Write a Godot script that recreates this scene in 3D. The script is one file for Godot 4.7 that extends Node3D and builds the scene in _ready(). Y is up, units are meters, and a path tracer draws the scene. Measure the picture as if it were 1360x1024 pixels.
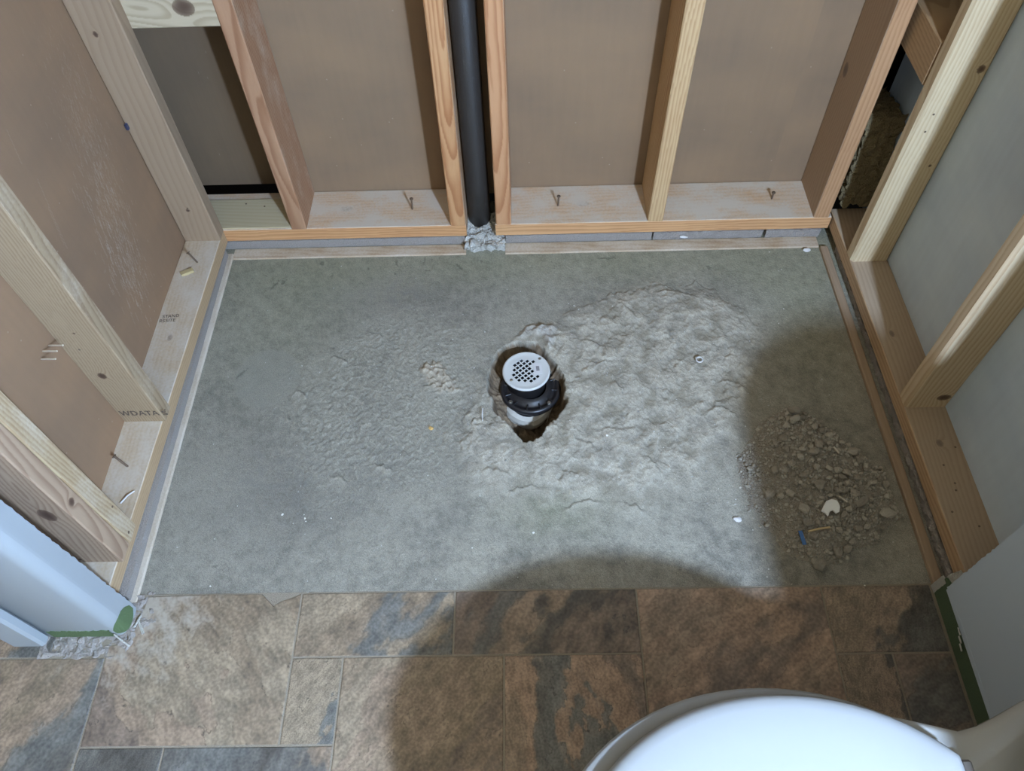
extends Node3D
# A gutted shower alcove: concrete pan with a floor drain, stud walls, sheet-vinyl floor, toilet.
# Units: metres. x right, y up, z towards the camera. Back plate face at z = 0, floor at y = 0.

const PLATE_TOP := 0.065
const PLATE_LOW := 0.027
var rng := RandomNumberGenerator.new()
var na := FastNoiseLite.new()
var nb := FastNoiseLite.new()
var nc := FastNoiseLite.new()
var ridge := FastNoiseLite.new()
var grain_tex: ImageTexture
var grain_bump: ImageTexture
var mats := {}
var pan_mesh_height := {}

func _ready() -> void:
	rng.seed = 7
	setup_camera_and_light()
	setup_noise()
	setup_materials()
	build_shell()
	build_pan()
	build_tiles()
	build_ledges()
	build_lumber()
	build_wall_ends()
	build_pipe()
	build_drain()
	build_rubble()
	build_toilet()
	build_small_things()

# ------------------------------------------------------------------ camera and light
func setup_camera_and_light() -> void:
	var cam := Camera3D.new()
	cam.name = "camera"
	cam.keep_aspect = Camera3D.KEEP_HEIGHT
	cam.fov = 53.092
	cam.near = 0.02
	cam.far = 20.0
	cam.transform = Transform3D(Basis(Vector3(0.99966, -0.0256, 0.00511), Vector3(0.01884, 0.5718, -0.82018), Vector3(0.01807, 0.82, 0.57208)).orthonormalized(), Vector3(-0.00913, 1.416, 1.43281))
	add_child(cam)
	cam.current = true
	var we := WorldEnvironment.new()
	we.name = "environment"
	var env := Environment.new()
	env.background_mode = Environment.BG_COLOR
	env.background_color = Color(0.02, 0.02, 0.02)
	env.ambient_light_source = Environment.AMBIENT_SOURCE_DISABLED
	env.tonemap_mode = Environment.TONE_MAPPER_LINEAR
	env.tonemap_exposure = 1.0
	env.sdfgi_enabled = true
	env.ssao_enabled = true
	env.ssil_enabled = true
	we.environment = env
	add_child(we)
	# the bulb of the wall sconce beside the mirror, cool white
	var bulb := OmniLight3D.new()
	bulb.name = "sconce_bulb_light"
	bulb.position = Vector3(0.62, 1.31, 1.98)
	bulb.light_color = lin(0.48, 0.66, 0.96)
	bulb.light_energy = 6.1
	bulb.light_size = 0.036
	bulb.omni_range = 9.0
	bulb.omni_attenuation = 2.0
	bulb.shadow_enabled = true
	add_child(bulb)

func lin(r: float, g: float, b: float) -> Color:
	return Color(r, g, b).linear_to_srgb()

func rgb8(r: float, g: float, b: float) -> Color:
	return Color(r / 255.0, g / 255.0, b / 255.0)

# ------------------------------------------------------------------ noise and materials
func setup_noise() -> void:
	for p in [[na, 3], [nb, 11], [nc, 29]]:
		p[0].seed = p[1]
		p[0].noise_type = FastNoiseLite.TYPE_SIMPLEX_SMOOTH
		p[0].fractal_type = FastNoiseLite.FRACTAL_FBM
		p[0].fractal_octaves = 4
		p[0].frequency = 1.0
	ridge.seed = 5
	ridge.noise_type = FastNoiseLite.TYPE_SIMPLEX_SMOOTH
	ridge.fractal_type = FastNoiseLite.FRACTAL_RIDGED
	ridge.fractal_octaves = 4
	ridge.frequency = 1.0

func speckle_image(size: int, freq: float, low: float, high: float, seed_: int) -> Image:
	var n := FastNoiseLite.new()
	n.seed = seed_
	n.frequency = freq
	n.fractal_octaves = 4
	var im := n.get_seamless_image(size, size)
	var data := im.get_data()
	var out := PackedByteArray()
	out.resize(size * size * 3)
	for i in size * size:
		var v := int(clampf(lerpf(low, high, data[i] / 255.0), 0.0, 1.0) * 255.0)
		out[i * 3] = v
		out[i * 3 + 1] = v
		out[i * 3 + 2] = v
	return Image.create_from_data(size, size, false, Image.FORMAT_RGB8, out)

func plain(color: Color, rough := 0.7, metal := 0.0) -> StandardMaterial3D:
	var m := StandardMaterial3D.new()
	m.albedo_color = color
	m.roughness = rough
	m.metallic = metal
	return m

func speckled(color: Color, rough := 0.9, bump := 0.15, scale := 4.0) -> StandardMaterial3D:
	var m := plain(color, rough)
	m.albedo_texture = grain_tex
	m.uv1_triplanar = true
	m.uv1_world_triplanar = true
	m.uv1_scale = Vector3.ONE * scale
	if bump > 0.0:
		m.heightmap_enabled = true
		m.heightmap_texture = grain_bump
		m.heightmap_scale = bump
	return m

func setup_materials() -> void:
	grain_tex = ImageTexture.create_from_image(speckle_image(512, 0.13, 0.86, 1.06, 4))
	grain_bump = ImageTexture.create_from_image(speckle_image(512, 0.08, 0.0, 1.0, 9))
	var con := speckled(Color.WHITE, 0.93, 0.10, 3.2)
	con.albedo_texture = ImageTexture.create_from_image(speckle_image(512, 0.3, 0.64, 1.16, 14))
	con.vertex_color_use_as_albedo = true
	mats.concrete = con
	mats.mortar = speckled(rgb8(206, 202, 192), 0.95, 0.5, 6.0)
	mats.ledge = speckled(rgb8(158, 150, 142), 0.95, 0.2, 5.0)
	mats.white_wall = plain(rgb8(158, 163, 165), 0.55)
	mats.grey_wall = plain(rgb8(194, 206, 216), 0.6)
	mats.room_wall = plain(rgb8(182, 160, 126), 0.8)
	mats.gypsum = speckled(rgb8(200, 196, 186), 0.95, 0.3, 9.0)
	mats.green_paper = speckled(rgb8(88, 108, 70), 0.85, 0.05, 7.0)
	mats.back_paper = drywall_paper(21, rgb8(139, 114, 88), 0)
	mats.left_paper = drywall_paper(33, rgb8(142, 113, 86), 1)
	mats.grey_paper = drywall_paper(45, rgb8(202, 214, 222), 2)
	mats.panel_paper = drywall_paper(57, rgb8(112, 92, 70), 2)
	mats.cavity = plain(rgb8(46, 40, 34), 0.95)
	mats.iron = speckled(rgb8(52, 48, 44), 0.45, 0.05, 8.0)
	mats.black_plastic = plain(rgb8(34, 32, 33), 0.38)
	mats.grate = plain(rgb8(200, 200, 196), 0.4)
	mats.steel = plain(rgb8(150, 145, 135), 0.35, 0.8)
	mats.rust = speckled(rgb8(110, 90, 72), 0.7, 0.1, 20.0)
	mats.porcelain = plain(rgb8(176, 175, 170), 0.12)
	mats.lid = plain(rgb8(150, 150, 148), 0.35)
	mats.hinge = plain(rgb8(110, 104, 98), 0.4)
	mats.insulation = speckled(rgb8(150, 132, 96), 1.0, 0.8, 9.0)
	mats.grout = speckled(rgb8(152, 140, 122), 0.9, 0.1, 8.0)
	mats.dust = speckled(rgb8(196, 186, 172), 1.0, 0.4, 9.0)

# mode 0: plain brown, 1: brown with chalky scuffs, 2: even
func drywall_paper(seed_: int, base: Color, mode: int) -> StandardMaterial3D:
	var n := FastNoiseLite.new()
	n.seed = seed_
	n.frequency = 0.012
	n.fractal_octaves = 4
	var w := 512
	var h := 512
	var im := Image.create(w, h, false, Image.FORMAT_RGB8)
	for y in h:
		for x in w:
			var a := n.get_noise_2d(x * 0.5, y)
			var b := n.get_noise_2d(x * 9.0 + 900.0, y * 1.0)
			var k := 1.0 + 0.08 * a + 0.02 * b
			im.set_pixel(x, y, Color(base.r * k, base.g * (k - 0.01 * a), base.b * (k - 0.03 * a)))
	var r := RandomNumberGenerator.new()
	r.seed = seed_
	if mode == 1:
		# chalky rub marks where something leaned: texture covers z -0.14..1.0 (u) and y 1.14..0 (v)
		for i in 1500:
			var t := r.randf()
			var z := lerpf(0.10, 0.30, t) + r.randfn(0.0, 0.035)
			var y := lerpf(0.62, 0.20, t) + r.randfn(0.0, 0.05)
			var px := (z + 0.14) / 1.14 * w
			var py := (1.14 - y) / 1.14 * h
			var ln := r.randf_range(1.0, 9.0) * (0.5 + t)
			var s := r.randf_range(0.05, 0.28) * (0.35 + 0.8 * t)
			for j in int(ln):
				var qx := clampi(int(px + j * 0.28), 0, w - 1)
				var qy := clampi(int(py + j), 0, h - 1)
				im.set_pixel(qx, qy, im.get_pixel(qx, qy).lerp(rgb8(196, 186, 176), s))
		for i in 10:
			var px := r.randf() * w
			var py := r.randf_range(0.4, 0.95) * h
			for j in r.randi_range(20, 60):
				var qx := clampi(int(px + j * 0.3), 0, w - 1)
				var qy := clampi(int(py + j), 0, h - 1)
				im.set_pixel(qx, qy, im.get_pixel(qx, qy).lerp(rgb8(190, 178, 164), 0.16))
	for i in 70:
		im.set_pixel(r.randi() % w, r.randi() % h, base.lightened(0.25))
	var m := StandardMaterial3D.new()
	m.albedo_texture = ImageTexture.create_from_image(im)
	m.roughness = 0.85
	return m

# Solid wood: growth rings round a pith line that runs along the board, read off on the four faces.
func wood(seed_: int, w: float, d: float, length: float, light: Color, dark: Color, pith: Vector2, tilt: Vector2, ring: float, knots: Array, dusty: Array, contrast := 1.0) -> StandardMaterial3D:
	var n := FastNoiseLite.new()
	n.seed = seed_
	n.frequency = 1.0
	n.fractal_octaves = 3
	var tw := 176
	var th := 640
	var per := 2.0 * (w + d)
	var bytes := PackedByteArray()
	bytes.resize(tw * th * 3)
	var at := 0
	for py in th:
		var y := length * (1.0 - (py + 0.5) / th)
		for px in tw:
			var s := per * (px + 0.5) / tw
			var q := Vector2.ZERO
			var face := 0
			if s < w:
				q = Vector2(s - w / 2.0, d / 2.0)
			elif s < w + d:
				q = Vector2(w / 2.0, d / 2.0 - (s - w))
				face = 1
			elif s < w + d + w:
				q = Vector2(w / 2.0 - (s - w - d), -d / 2.0)
				face = 2
			else:
				q = Vector2(-w / 2.0, -d / 2.0 + (s - w - d - w))
				face = 3
			var wob := n.get_noise_3d(q.x * 9.0, y * 2.2, q.y * 9.0)
			var p := q - pith - tilt * y
			var rr := p.length() + 0.010 * wob
			var mark := 0.0
			for k in knots:
				if k[0] == face:
					var kc: Vector2 = Vector2((q.x if face % 2 == 0 else q.y) - k[1], (y - k[2]) * k[4])
					var kd: float = kc.length() / k[3]
					rr += 0.012 * exp(-kd * kd * 0.35)
					if kd < 1.0:
						mark = maxf(mark, 1.0 - kd * kd * 0.5)
			var ph := rr / ring
			var f := ph - floorf(ph)
			var late := smoothstep(0.25, 0.9, f) * (1.0 - smoothstep(0.92, 1.0, f))
			var fine := n.get_noise_3d(q.x * 900.0, y * 24.0, q.y * 900.0)
			var blot := n.get_noise_3d(q.x * 5.0 + 40.0, y * 3.0, q.y * 5.0)
			var c := light.lerp(dark, clampf(late * 0.62 * contrast + 0.10 * fine + 0.16 * blot, 0.0, 1.0))
			if mark > 0.0:
				c = c.lerp(Color(0.20, 0.12, 0.08), mark * 0.75)
			var du: float = dusty[face]
			if du < 0.0:
				c = c.lerp(Color(0.62, 0.575, 0.52), -du)   # evenly greyed old wood
			elif du > 0.0:
				var cover := clampf(du + 0.50 * n.get_noise_3d(q.x * 16.0 + 9.0, y * 9.0, q.y * 16.0) + 0.25 * n.get_noise_3d(q.x * 150.0, y * 150.0, q.y * 150.0), 0.0, 0.95)
				c = c.lerp(Color(0.80, 0.755, 0.69), cover)
			bytes[at] = int(clampf(c.r, 0, 1) * 255)
			bytes[at + 1] = int(clampf(c.g, 0, 1) * 255)
			bytes[at + 2] = int(clampf(c.b, 0, 1) * 255)
			at += 3
	var m := StandardMaterial3D.new()
	m.albedo_texture = ImageTexture.create_from_image(Image.create_from_data(tw, th, false, Image.FORMAT_RGB8, bytes))
	m.roughness = 0.75
	return m

# ------------------------------------------------------------------ scene-tree helpers
func tag(o: Node3D, label: String, category: String, group := "", kind := "") -> Node3D:
	o.set_meta("label", label)
	o.set_meta("category", category)
	if group:
		o.set_meta("group", group)
	if kind:
		o.set_meta("kind", kind)
	return o

func base(called: String, at := Vector3.ZERO) -> Node3D:
	var o := Node3D.new()
	o.name = numbered(called, self)
	o.position = at
	add_child(o, true)
	return o

func numbered(called: String, parent: Node) -> String:
	if not parent.has_node(NodePath(called)):
		return called
	var i := 1
	while parent.has_node(NodePath("%s_%03d" % [called, i])):
		i += 1
	return "%s_%03d" % [called, i]

func put(called: String, mesh: Mesh, mat: Material, parent: Node = null, at := Transform3D.IDENTITY) -> MeshInstance3D:
	var o := MeshInstance3D.new()
	var p: Node = parent if parent else self
	o.name = numbered(called, p)
	o.mesh = mesh
	o.material_override = mat
	o.transform = at
	p.add_child(o, true)
	return o

func start() -> SurfaceTool:
	var st := SurfaceTool.new()
	st.begin(Mesh.PRIMITIVE_TRIANGLES)
	return st

func done(st: SurfaceTool) -> ArrayMesh:
	st.generate_normals()
	return st.commit()

# a b c d: counter-clockwise seen from outside
func quad(st: SurfaceTool, a: Vector3, b: Vector3, c: Vector3, d: Vector3, ua := Vector2.ZERO, ub := Vector2.ZERO, uc := Vector2.ZERO, ud := Vector2.ZERO, sg := -1) -> void:
	for q in [[a, ua], [c, uc], [b, ub], [a, ua], [d, ud], [c, uc]]:
		st.set_smooth_group(sg)
		st.set_uv(q[1])
		st.add_vertex(q[0])

func tri(st: SurfaceTool, a: Vector3, b: Vector3, c: Vector3, sg := -1) -> void:
	for q in [a, c, b]:
		st.set_smooth_group(sg)
		st.set_uv(Vector2.ZERO)
		st.add_vertex(q)

# a box with chamfered edges along its length (local y), and texture read round its four faces
func add_board(st: SurfaceTool, w: float, d: float, length: float, ch := 0.003, tex_length := 1.2, segs := 1, jag := 0.0) -> void:
	var per := 2.0 * (w + d)
	var hw := w / 2.0
	var hd := d / 2.0
	# outline, counter-clockwise seen from above (+y), starting on the +z face
	var pts := [Vector2(-hw + ch, hd), Vector2(hw - ch, hd), Vector2(hw, hd - ch), Vector2(hw, -hd + ch), Vector2(hw - ch, -hd), Vector2(-hw + ch, -hd), Vector2(-hw, -hd + ch), Vector2(-hw, hd - ch)]
	var us := [ch, w - ch, w + ch, w + d - ch, w + d + ch, 2 * w + d - ch, 2 * w + d + ch, per - ch, per + ch]
	for i in 8:
		var a: Vector2 = pts[i]
		var b: Vector2 = pts[(i + 1) % 8]
		var ua: float = us[i] / per
		var ub: float = us[i + 1] / per
		for k in segs:
			var y0 := length * k / segs
			var y1 := length * (k + 1) / segs
			var v0 := 1.0 - y0 / tex_length
			var v1 := 1.0 - y1 / tex_length
			quad(st, Vector3(a.x, y0, a.y), Vector3(b.x, y0, b.y), Vector3(b.x, y1, b.y), Vector3(a.x, y1, a.y), Vector2(ua, v0), Vector2(ub, v0), Vector2(ub, v1), Vector2(ua, v1))
	for top in [0, 1]:
		var y: float = length if top else 0.0
		for i in range(1, 7):
			var o := Vector3(pts[0].x, y, pts[0].y)
			var p := Vector3(pts[i].x, y, pts[i].y)
			var q := Vector3(pts[i + 1].x, y, pts[i + 1].y)
			if top:
				tri(st, o, p, q)
			else:
				tri(st, o, q, p)

func box_mesh(size: Vector3, ch := 0.001) -> ArrayMesh:
	var st := start()
	add_box(st, Vector3.ZERO, size, ch)
	return done(st)

# chamfered box centred at c
func add_box(st: SurfaceTool, c: Vector3, size: Vector3, ch := 0.001, basis_ := Basis.IDENTITY) -> void:
	var h := size / 2.0
	ch = minf(ch, minf(h.x, minf(h.y, h.z)) * 0.9)
	var corner := func(sx: int, sy: int, sz: int, ax: int) -> Vector3:
		var p := Vector3(sx * (h.x - (0.0 if ax == 0 else ch)), sy * (h.y - (0.0 if ax == 1 else ch)), sz * (h.z - (0.0 if ax == 2 else ch)))
		return c + basis_ * p
	for s in [-1, 1]:
		var fx := [[-1, -1], [-1, 1], [1, 1], [1, -1]]
		for ax in 3:
			var v := []
			for f in fx:
				if ax == 0:
					v.append(corner.call(s, f[0], f[1], 0))
				elif ax == 1:
					v.append(corner.call(f[1], s, f[0], 1))
				else:
					v.append(corner.call(f[0], f[1], s, 2))
			var nrm: Vector3 = basis_ * Vector3(s if ax == 0 else 0, s if ax == 1 else 0, s if ax == 2 else 0)
			face(st, v, nrm)
	for sa in [-1, 1]:
		for sb in [-1, 1]:
			face(st, [corner.call(sa, sb, -1, 0), corner.call(sa, sb, 1, 0), corner.call(sa, sb, 1, 1), corner.call(sa, sb, -1, 1)], basis_ * Vector3(sa, sb, 0))
			face(st, [corner.call(sa, -1, sb, 0), corner.call(sa, 1, sb, 0), corner.call(sa, 1, sb, 2), corner.call(sa, -1, sb, 2)], basis_ * Vector3(sa, 0, sb))
			face(st, [corner.call(-1, sa, sb, 1), corner.call(1, sa, sb, 1), corner.call(1, sa, sb, 2), corner.call(-1, sa, sb, 2)], basis_ * Vector3(0, sa, sb))
			for sc in [-1, 1]:
				face(st, [corner.call(sa, sb, sc, 0), corner.call(sa, sb, sc, 1), corner.call(sa, sb, sc, 2)], basis_ * Vector3(sa, sb, sc))

# a flat face of 3 or 4 corners turned to look along nrm
func face(st: SurfaceTool, v: Array, nrm: Vector3, uv: Array = []) -> void:
	var n: Vector3 = (v[1] - v[0]).cross(v[2] - v[0])
	var idx := range(v.size())
	if n.dot(nrm) > 0.0:
		idx.reverse()
	for i in range(1, v.size() - 1):
		for j in [0, i, i + 1]:
			st.set_smooth_group(-1)
			st.set_uv(uv[idx[j]] if uv.size() else Vector2.ZERO)
			st.add_vertex(v[idx[j]])

# surface of revolution round local y; profile of (radius, y) from bottom to top outside
func lathe(profile: Array, n := 32, smooth := true, wobble := 0.0, seed_ := 1) -> ArrayMesh:
	var st := start()
	var r := func(i: int, j: int) -> Vector3:
		var a := TAU * j / n
		var p: Vector2 = profile[i]
		var k := 1.0 + wobble * na.get_noise_3d(cos(a) * 1.7 + seed_, p.y * 25.0, sin(a) * 1.7)
		return Vector3(cos(a) * p.x * k, p.y, -sin(a) * p.x * k)
	for i in profile.size() - 1:
		for j in n:
			var a: Vector3 = r.call(i, j)
			var b: Vector3 = r.call(i, (j + 1) % n)
			var c: Vector3 = r.call(i + 1, (j + 1) % n)
			var d: Vector3 = r.call(i + 1, j)
			quad(st, a, b, c, d, Vector2.ZERO, Vector2.ZERO, Vector2.ZERO, Vector2.ZERO, 1 if smooth else -1)
	return done(st)

func tube(points: Array, radius: float, n := 8) -> ArrayMesh:
	var st := start()
	var rings := []
	for i in points.size():
		var t: Vector3 = (points[mini(i + 1, points.size() - 1)] - points[maxi(i - 1, 0)]).normalized()
		var u := t.cross(Vector3.UP if absf(t.y) < 0.9 else Vector3.RIGHT).normalized()
		var v := t.cross(u)
		var ring := []
		for j in n:
			ring.append(points[i] + (u * cos(TAU * j / n) + v * sin(TAU * j / n)) * radius)
		rings.append(ring)
	for i in points.size() - 1:
		for j in n:
			quad(st, rings[i][j], rings[i][(j + 1) % n], rings[i + 1][(j + 1) % n], rings[i + 1][j], Vector2.ZERO, Vector2.ZERO, Vector2.ZERO, Vector2.ZERO, 1)
	for e in [0, points.size() - 1]:
		var nrm: Vector3 = (points[e] - points[1 if e == 0 else e - 1])
		for j in range(1, n - 1):
			face(st, [rings[e][0], rings[e][j], rings[e][j + 1]], nrm)
	return done(st)

# outline (Vector2 of x, z) pulled up from y0 to y1 with a chamfer at the top
func slab(outline: Array, y0: float, y1: float, ch: float, uv_off := Vector2.ZERO, uv_scale := 1.0) -> ArrayMesh:
	var st := start()
	var pts := PackedVector2Array(outline)
	if Geometry2D.is_polygon_clockwise(pts):
		pts.reverse()
	var n := pts.size()
	var ins := PackedVector2Array()
	for i in n:
		var a := pts[(i + n - 1) % n]
		var b := pts[i]
		var c := pts[(i + 1) % n]
		var e0 := (b - a).normalized()
		var e1 := (c - b).normalized()
		var m := (Vector2(-e0.y, e0.x) + Vector2(-e1.y, e1.x))
		m = m.normalized() / maxf(0.4, m.normalized().dot(Vector2(-e0.y, e0.x)))
		ins.append(b + m * ch)
	if not Geometry2D.is_point_in_polygon((ins[0] + ins[1]) / 2.0, pts):
		for i in n:
			ins[i] = pts[i] * 2.0 - ins[i]
	var at := func(p: Vector2, y: float) -> Vector3: return Vector3(p.x, y, p.y)
	var uvf := func(p: Vector2) -> Vector2: return p * uv_scale + uv_off
	for i in n:
		var j := (i + 1) % n
		var mid := (pts[i] + pts[j]) / 2.0
		var out := mid - (ins[i] + ins[j]) / 2.0
		var nrm := Vector3(out.x, 0, out.y)
		face(st, [at.call(pts[i], y0), at.call(pts[j], y0), at.call(pts[j], y1 - ch), at.call(pts[i], y1 - ch)], nrm, [uvf.call(pts[i]), uvf.call(pts[j]), uvf.call(pts[j]), uvf.call(pts[i])])
		face(st, [at.call(pts[i], y1 - ch), at.call(pts[j], y1 - ch), at.call(ins[j], y1), at.call(ins[i], y1)], nrm.normalized() + Vector3.UP, [uvf.call(pts[i]), uvf.call(pts[j]), uvf.call(ins[j]), uvf.call(ins[i])])
	var tris := Geometry2D.triangulate_polygon(ins)
	for i in range(0, tris.size(), 3):
		var v := [ins[tris[i]], ins[tris[i + 1]], ins[tris[i + 2]]]
		face(st, [at.call(v[0], y1), at.call(v[1], y1), at.call(v[2], y1)], Vector3.UP, [uvf.call(v[0]), uvf.call(v[1]), uvf.call(v[2])])
	return done(st)

# a rectangle of sheet with thickness, texture laid once over u0..u1 / v0..v1
func sheet(origin: Vector3, along: Vector3, up: Vector3, thick: Vector3, uv0 := Vector2(0, 1), uv1 := Vector2(1, 0)) -> ArrayMesh:
	var st := start()
	var a := origin
	var b := origin + along
	var c := origin + along + up
	var d := origin + up
	face(st, [a, b, c, d], -thick, [uv0, Vector2(uv1.x, uv0.y), uv1, Vector2(uv0.x, uv1.y)])
	face(st, [a + thick, b + thick, c + thick, d + thick], thick, [uv0, Vector2(uv1.x, uv0.y), uv1, Vector2(uv0.x, uv1.y)])
	for e in [[a, b, -up], [b, c, along], [c, d, up], [d, a, -along]]:
		face(st, [e[0], e[1], e[1] + thick, e[0] + thick], e[2], [uv0, uv0, uv0, uv0])
	return done(st)

# ------------------------------------------------------------------ the room shell
func build_shell() -> void:
	var top := 2.42
	tag(put("wall_back", sheet(Vector3(-0.592, 0.045, -0.1405), Vector3(1.342, 0, 0), Vector3(0, top - 0.045, 0), Vector3(0, 0, -0.0127), Vector2(0, 1), Vector2(1.1, -0.9)), mats.back_paper), "brown paper back of the drywall behind the rear studs", "wall", "", "structure")
	tag(put("wall_left", sheet(Vector3(-0.8535, 0.045, 0.0), Vector3(0, 0, 0.96), Vector3(0, top - 0.045, 0), Vector3(-0.0127, 0, 0), Vector2(0.123, 0.96), Vector2(0.965, -1.12)), mats.left_paper), "scuffed brown paper back of the drywall behind the left studs", "wall", "", "structure")
	tag(put("wall_right", sheet(Vector3(0.8535, 0.045, -0.16), Vector3(0, 0, 1.14), Vector3(0, top - 0.045, 0), Vector3(0.0127, 0, 0), Vector2(0, 1), Vector2(0.8, -1.0)), mats.grey_paper), "grey paper back of the drywall behind the right studs", "wall", "", "structure")
	# the next room's board seen through the open bay, and the closed-off cavity round it
	tag(put("wall_behind", sheet(Vector3(-1.02, 0.052, -0.19), Vector3(0.56, 0, 0), Vector3(0, top - 0.06, 0), Vector3(0, 0, -0.0127)), mats.panel_paper), "dull grey-brown board at the back of the open bay", "wall", "", "structure")
	var st := start()
	add_box(st, Vector3(-0.1, 1.2, -0.33), Vector3(2.3, 2.5, 0.03))
	add_box(st, Vector3(-1.2, 1.2, 0.35), Vector3(0.03, 2.5, 1.3))
	add_box(st, Vector3(1.02, 1.2, 0.30), Vector3(0.03, 2.5, 1.3))
	tag(put("wall_outer", done(st), mats.cavity), "dark closed space behind the stud walls", "wall", "", "structure")
	# the bathroom behind the camera
	st = start()
	add_box(st, Vector3(-0.5, 1.2, 2.96), Vector3(3.2, 2.5, 0.1))
	tag(put("wall_front", done(st), mats.room_wall), "painted bathroom wall behind the camera", "wall", "", "structure")
	st = start()
	add_box(st, Vector3(-2.0, 1.2, 2.0), Vector3(0.1, 2.5, 2.1))
	tag(put("wall_far_left", done(st), mats.room_wall), "painted bathroom wall beyond the door casing", "wall", "", "structure")
	st = start()
	add_box(st, Vector3(-1.47, 1.2, 0.93), Vector3(1.04, 2.5, 0.1))
	tag(put("wall_doorway", done(st), mats.room_wall), "painted wall behind the white door casing", "wall", "", "structure")
	st = start()
	add_box(st, Vector3(-0.5, 2.47, 1.3), Vector3(3.4, 0.1, 3.5))
	tag(put("ceiling", done(st), mats.room_wall), "flat painted ceiling above the alcove", "ceiling", "", "structure")
	# wall sconce with the cool bulb
	var sc := base("wall_sconce", Vector3(0.738, 1.31, 1.98))
	tag(sc, "wall sconce with a bare cool white bulb near the toilet", "lamp")
	put("wall_plate", lathe([Vector2(0.0, 0.0), Vector2(0.05, 0.0), Vector2(0.05, 0.008), Vector2(0.04, 0.014), Vector2(0.0, 0.014)], 24), mats.steel, sc, Transform3D(Basis(Vector3(0, 0, 1), PI / 2), Vector3(0, 0, 0)))
	put("arm", tube([Vector3(-0.01, 0, 0), Vector3(-0.05, 0, 0), Vector3(-0.08, 0, 0)], 0.008, 10), mats.steel, sc)
	var bm := plain(Color.WHITE)
	bm.emission_enabled = true
	bm.emission = lin(0.48, 0.66, 0.96)
	bm.emission_energy_multiplier = 6.0
	var sp := SphereMesh.new()
	sp.radius = 0.033
	sp.height = 0.066
	sp.radial_segments = 24
	sp.rings = 12
	put("bulb", sp, bm, sc, Transform3D(Basis.IDENTITY, Vector3(-0.118, 0, 0)))

# ------------------------------------------------------------------ concrete pan
var ROUGH := PackedVector2Array([Vector2(0.076, 0.27), Vector2(0.143, 0.201), Vector2(0.273, 0.168), Vector2(0.422, 0.148), Vector2(0.485, 0.21), Vector2(0.53, 0.304), Vector2(0.531, 0.392), Vector2(0.46, 0.551), Vector2(0.408, 0.624), Vector2(0.343, 0.694), Vector2(0.266, 0.701), Vector2(0.215, 0.751), Vector2(0.14, 0.738), Vector2(0.08, 0.743), Vector2(-0.011, 0.713), Vector2(-0.104, 0.694), Vector2(-0.168, 0.622), Vector2(-0.155, 0.557), Vector2(-0.092, 0.376), Vector2(-0.004, 0.29)])
var MILD := PackedVector2Array([Vector2(-0.489, 0.388), Vector2(-0.399, 0.257), Vector2(-0.257, 0.214), Vector2(-0.111, 0.265), Vector2(-0.106, 0.539), Vector2(-0.166, 0.684), Vector2(-0.289, 0.7), Vector2(-0.445, 0.697), Vector2(-0.539, 0.606), Vector2(-0.572, 0.509)])
var HOLE := PackedVector2Array([Vector2(-0.022, 0.32), Vector2(-0.062, 0.336), Vector2(-0.092, 0.376), Vector2(-0.101, 0.42), Vector2(-0.099, 0.45), Vector2(-0.084, 0.485), Vector2(-0.074, 0.52), Vector2(-0.05, 0.555), Vector2(-0.025, 0.592), Vector2(0.015, 0.582), Vector2(0.057, 0.535), Vector2(0.079, 0.494), Vector2(0.078, 0.433), Vector2(0.055, 0.38), Vector2(0.013, 0.331)])
var CHUNK := PackedVector2Array([Vector2(-0.255, 0.394), Vector2(-0.213, 0.374), Vector2(-0.159, 0.438), Vector2(-0.15, 0.459), Vector2(-0.208, 0.462), Vector2(-0.244, 0.426)])
var LIP := PackedVector2Array([Vector2(-0.03, 0.30), Vector2(0.0, 0.272), Vector2(0.05, 0.275), Vector2(0.075, 0.32), Vector2(0.06, 0.375), Vector2(0.02, 0.33)])

# signed distance to a polygon, inside positive
func inside(p: Vector2, poly: PackedVector2Array) -> float:
	var best := 1e9
	var odd := false
	var j := poly.size() - 1
	for i in poly.size():
		var a := poly[i]
		var b := poly[j]
		var ab := b - a
		var t := clampf((p - a).dot(ab) / ab.length_squared(), 0.0, 1.0)
		best = minf(best, (p - a - ab * t).length_squared())
		if (a.y > p.y) != (b.y > p.y) and p.x < (b.x - a.x) * (p.y - a.y) / (b.y - a.y) + a.x:
			odd = not odd
		j = i
	return sqrt(best) if odd else -sqrt(best)

func blob(p: Vector2, c: Vector2, r: Vector2) -> float:
	var q := (p - c) / r
	return exp(-q.length_squared())

const MARKS := [[-0.52, 0.055, 0.006, 0.011, 0.3], [-0.33, 0.06, 0.004, 0.014, 0.1], [-0.26, 0.055, 0.003, 0.018, -0.1], [-0.25, 0.09, 0.008, 0.004, 0.0], [-0.33, 0.10, 0.004, 0.006, 0.4], [-0.17, 0.08, 0.005, 0.016, 0.6], [-0.49, 0.10, 0.006, 0.006, 0.3], [-0.40, 0.08, 0.006, 0.004, 0.3], [-0.115, 0.06, 0.005, 0.006, 0.2], [-0.61, 0.12, 0.006, 0.016, -0.4], [-0.63, 0.13, 0.003, 0.02, -0.5], [-0.66, 0.40, 0.004, 0.022, -0.6], [-0.46, 0.33, 0.008, 0.003, 0.2], [-0.53, 0.52, 0.004, 0.012, 0.5], [0.2, 0.06, 0.03, 0.004, 0.0], [0.45, 0.10, 0.006, 0.008, 0.2], [-0.62, 0.86, 0.006, 0.003, 0.0], [0.02, 0.83, 0.002, 0.004, 0.1], [0.18, 0.66, 0.004, 0.002, 0.3]]
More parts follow.
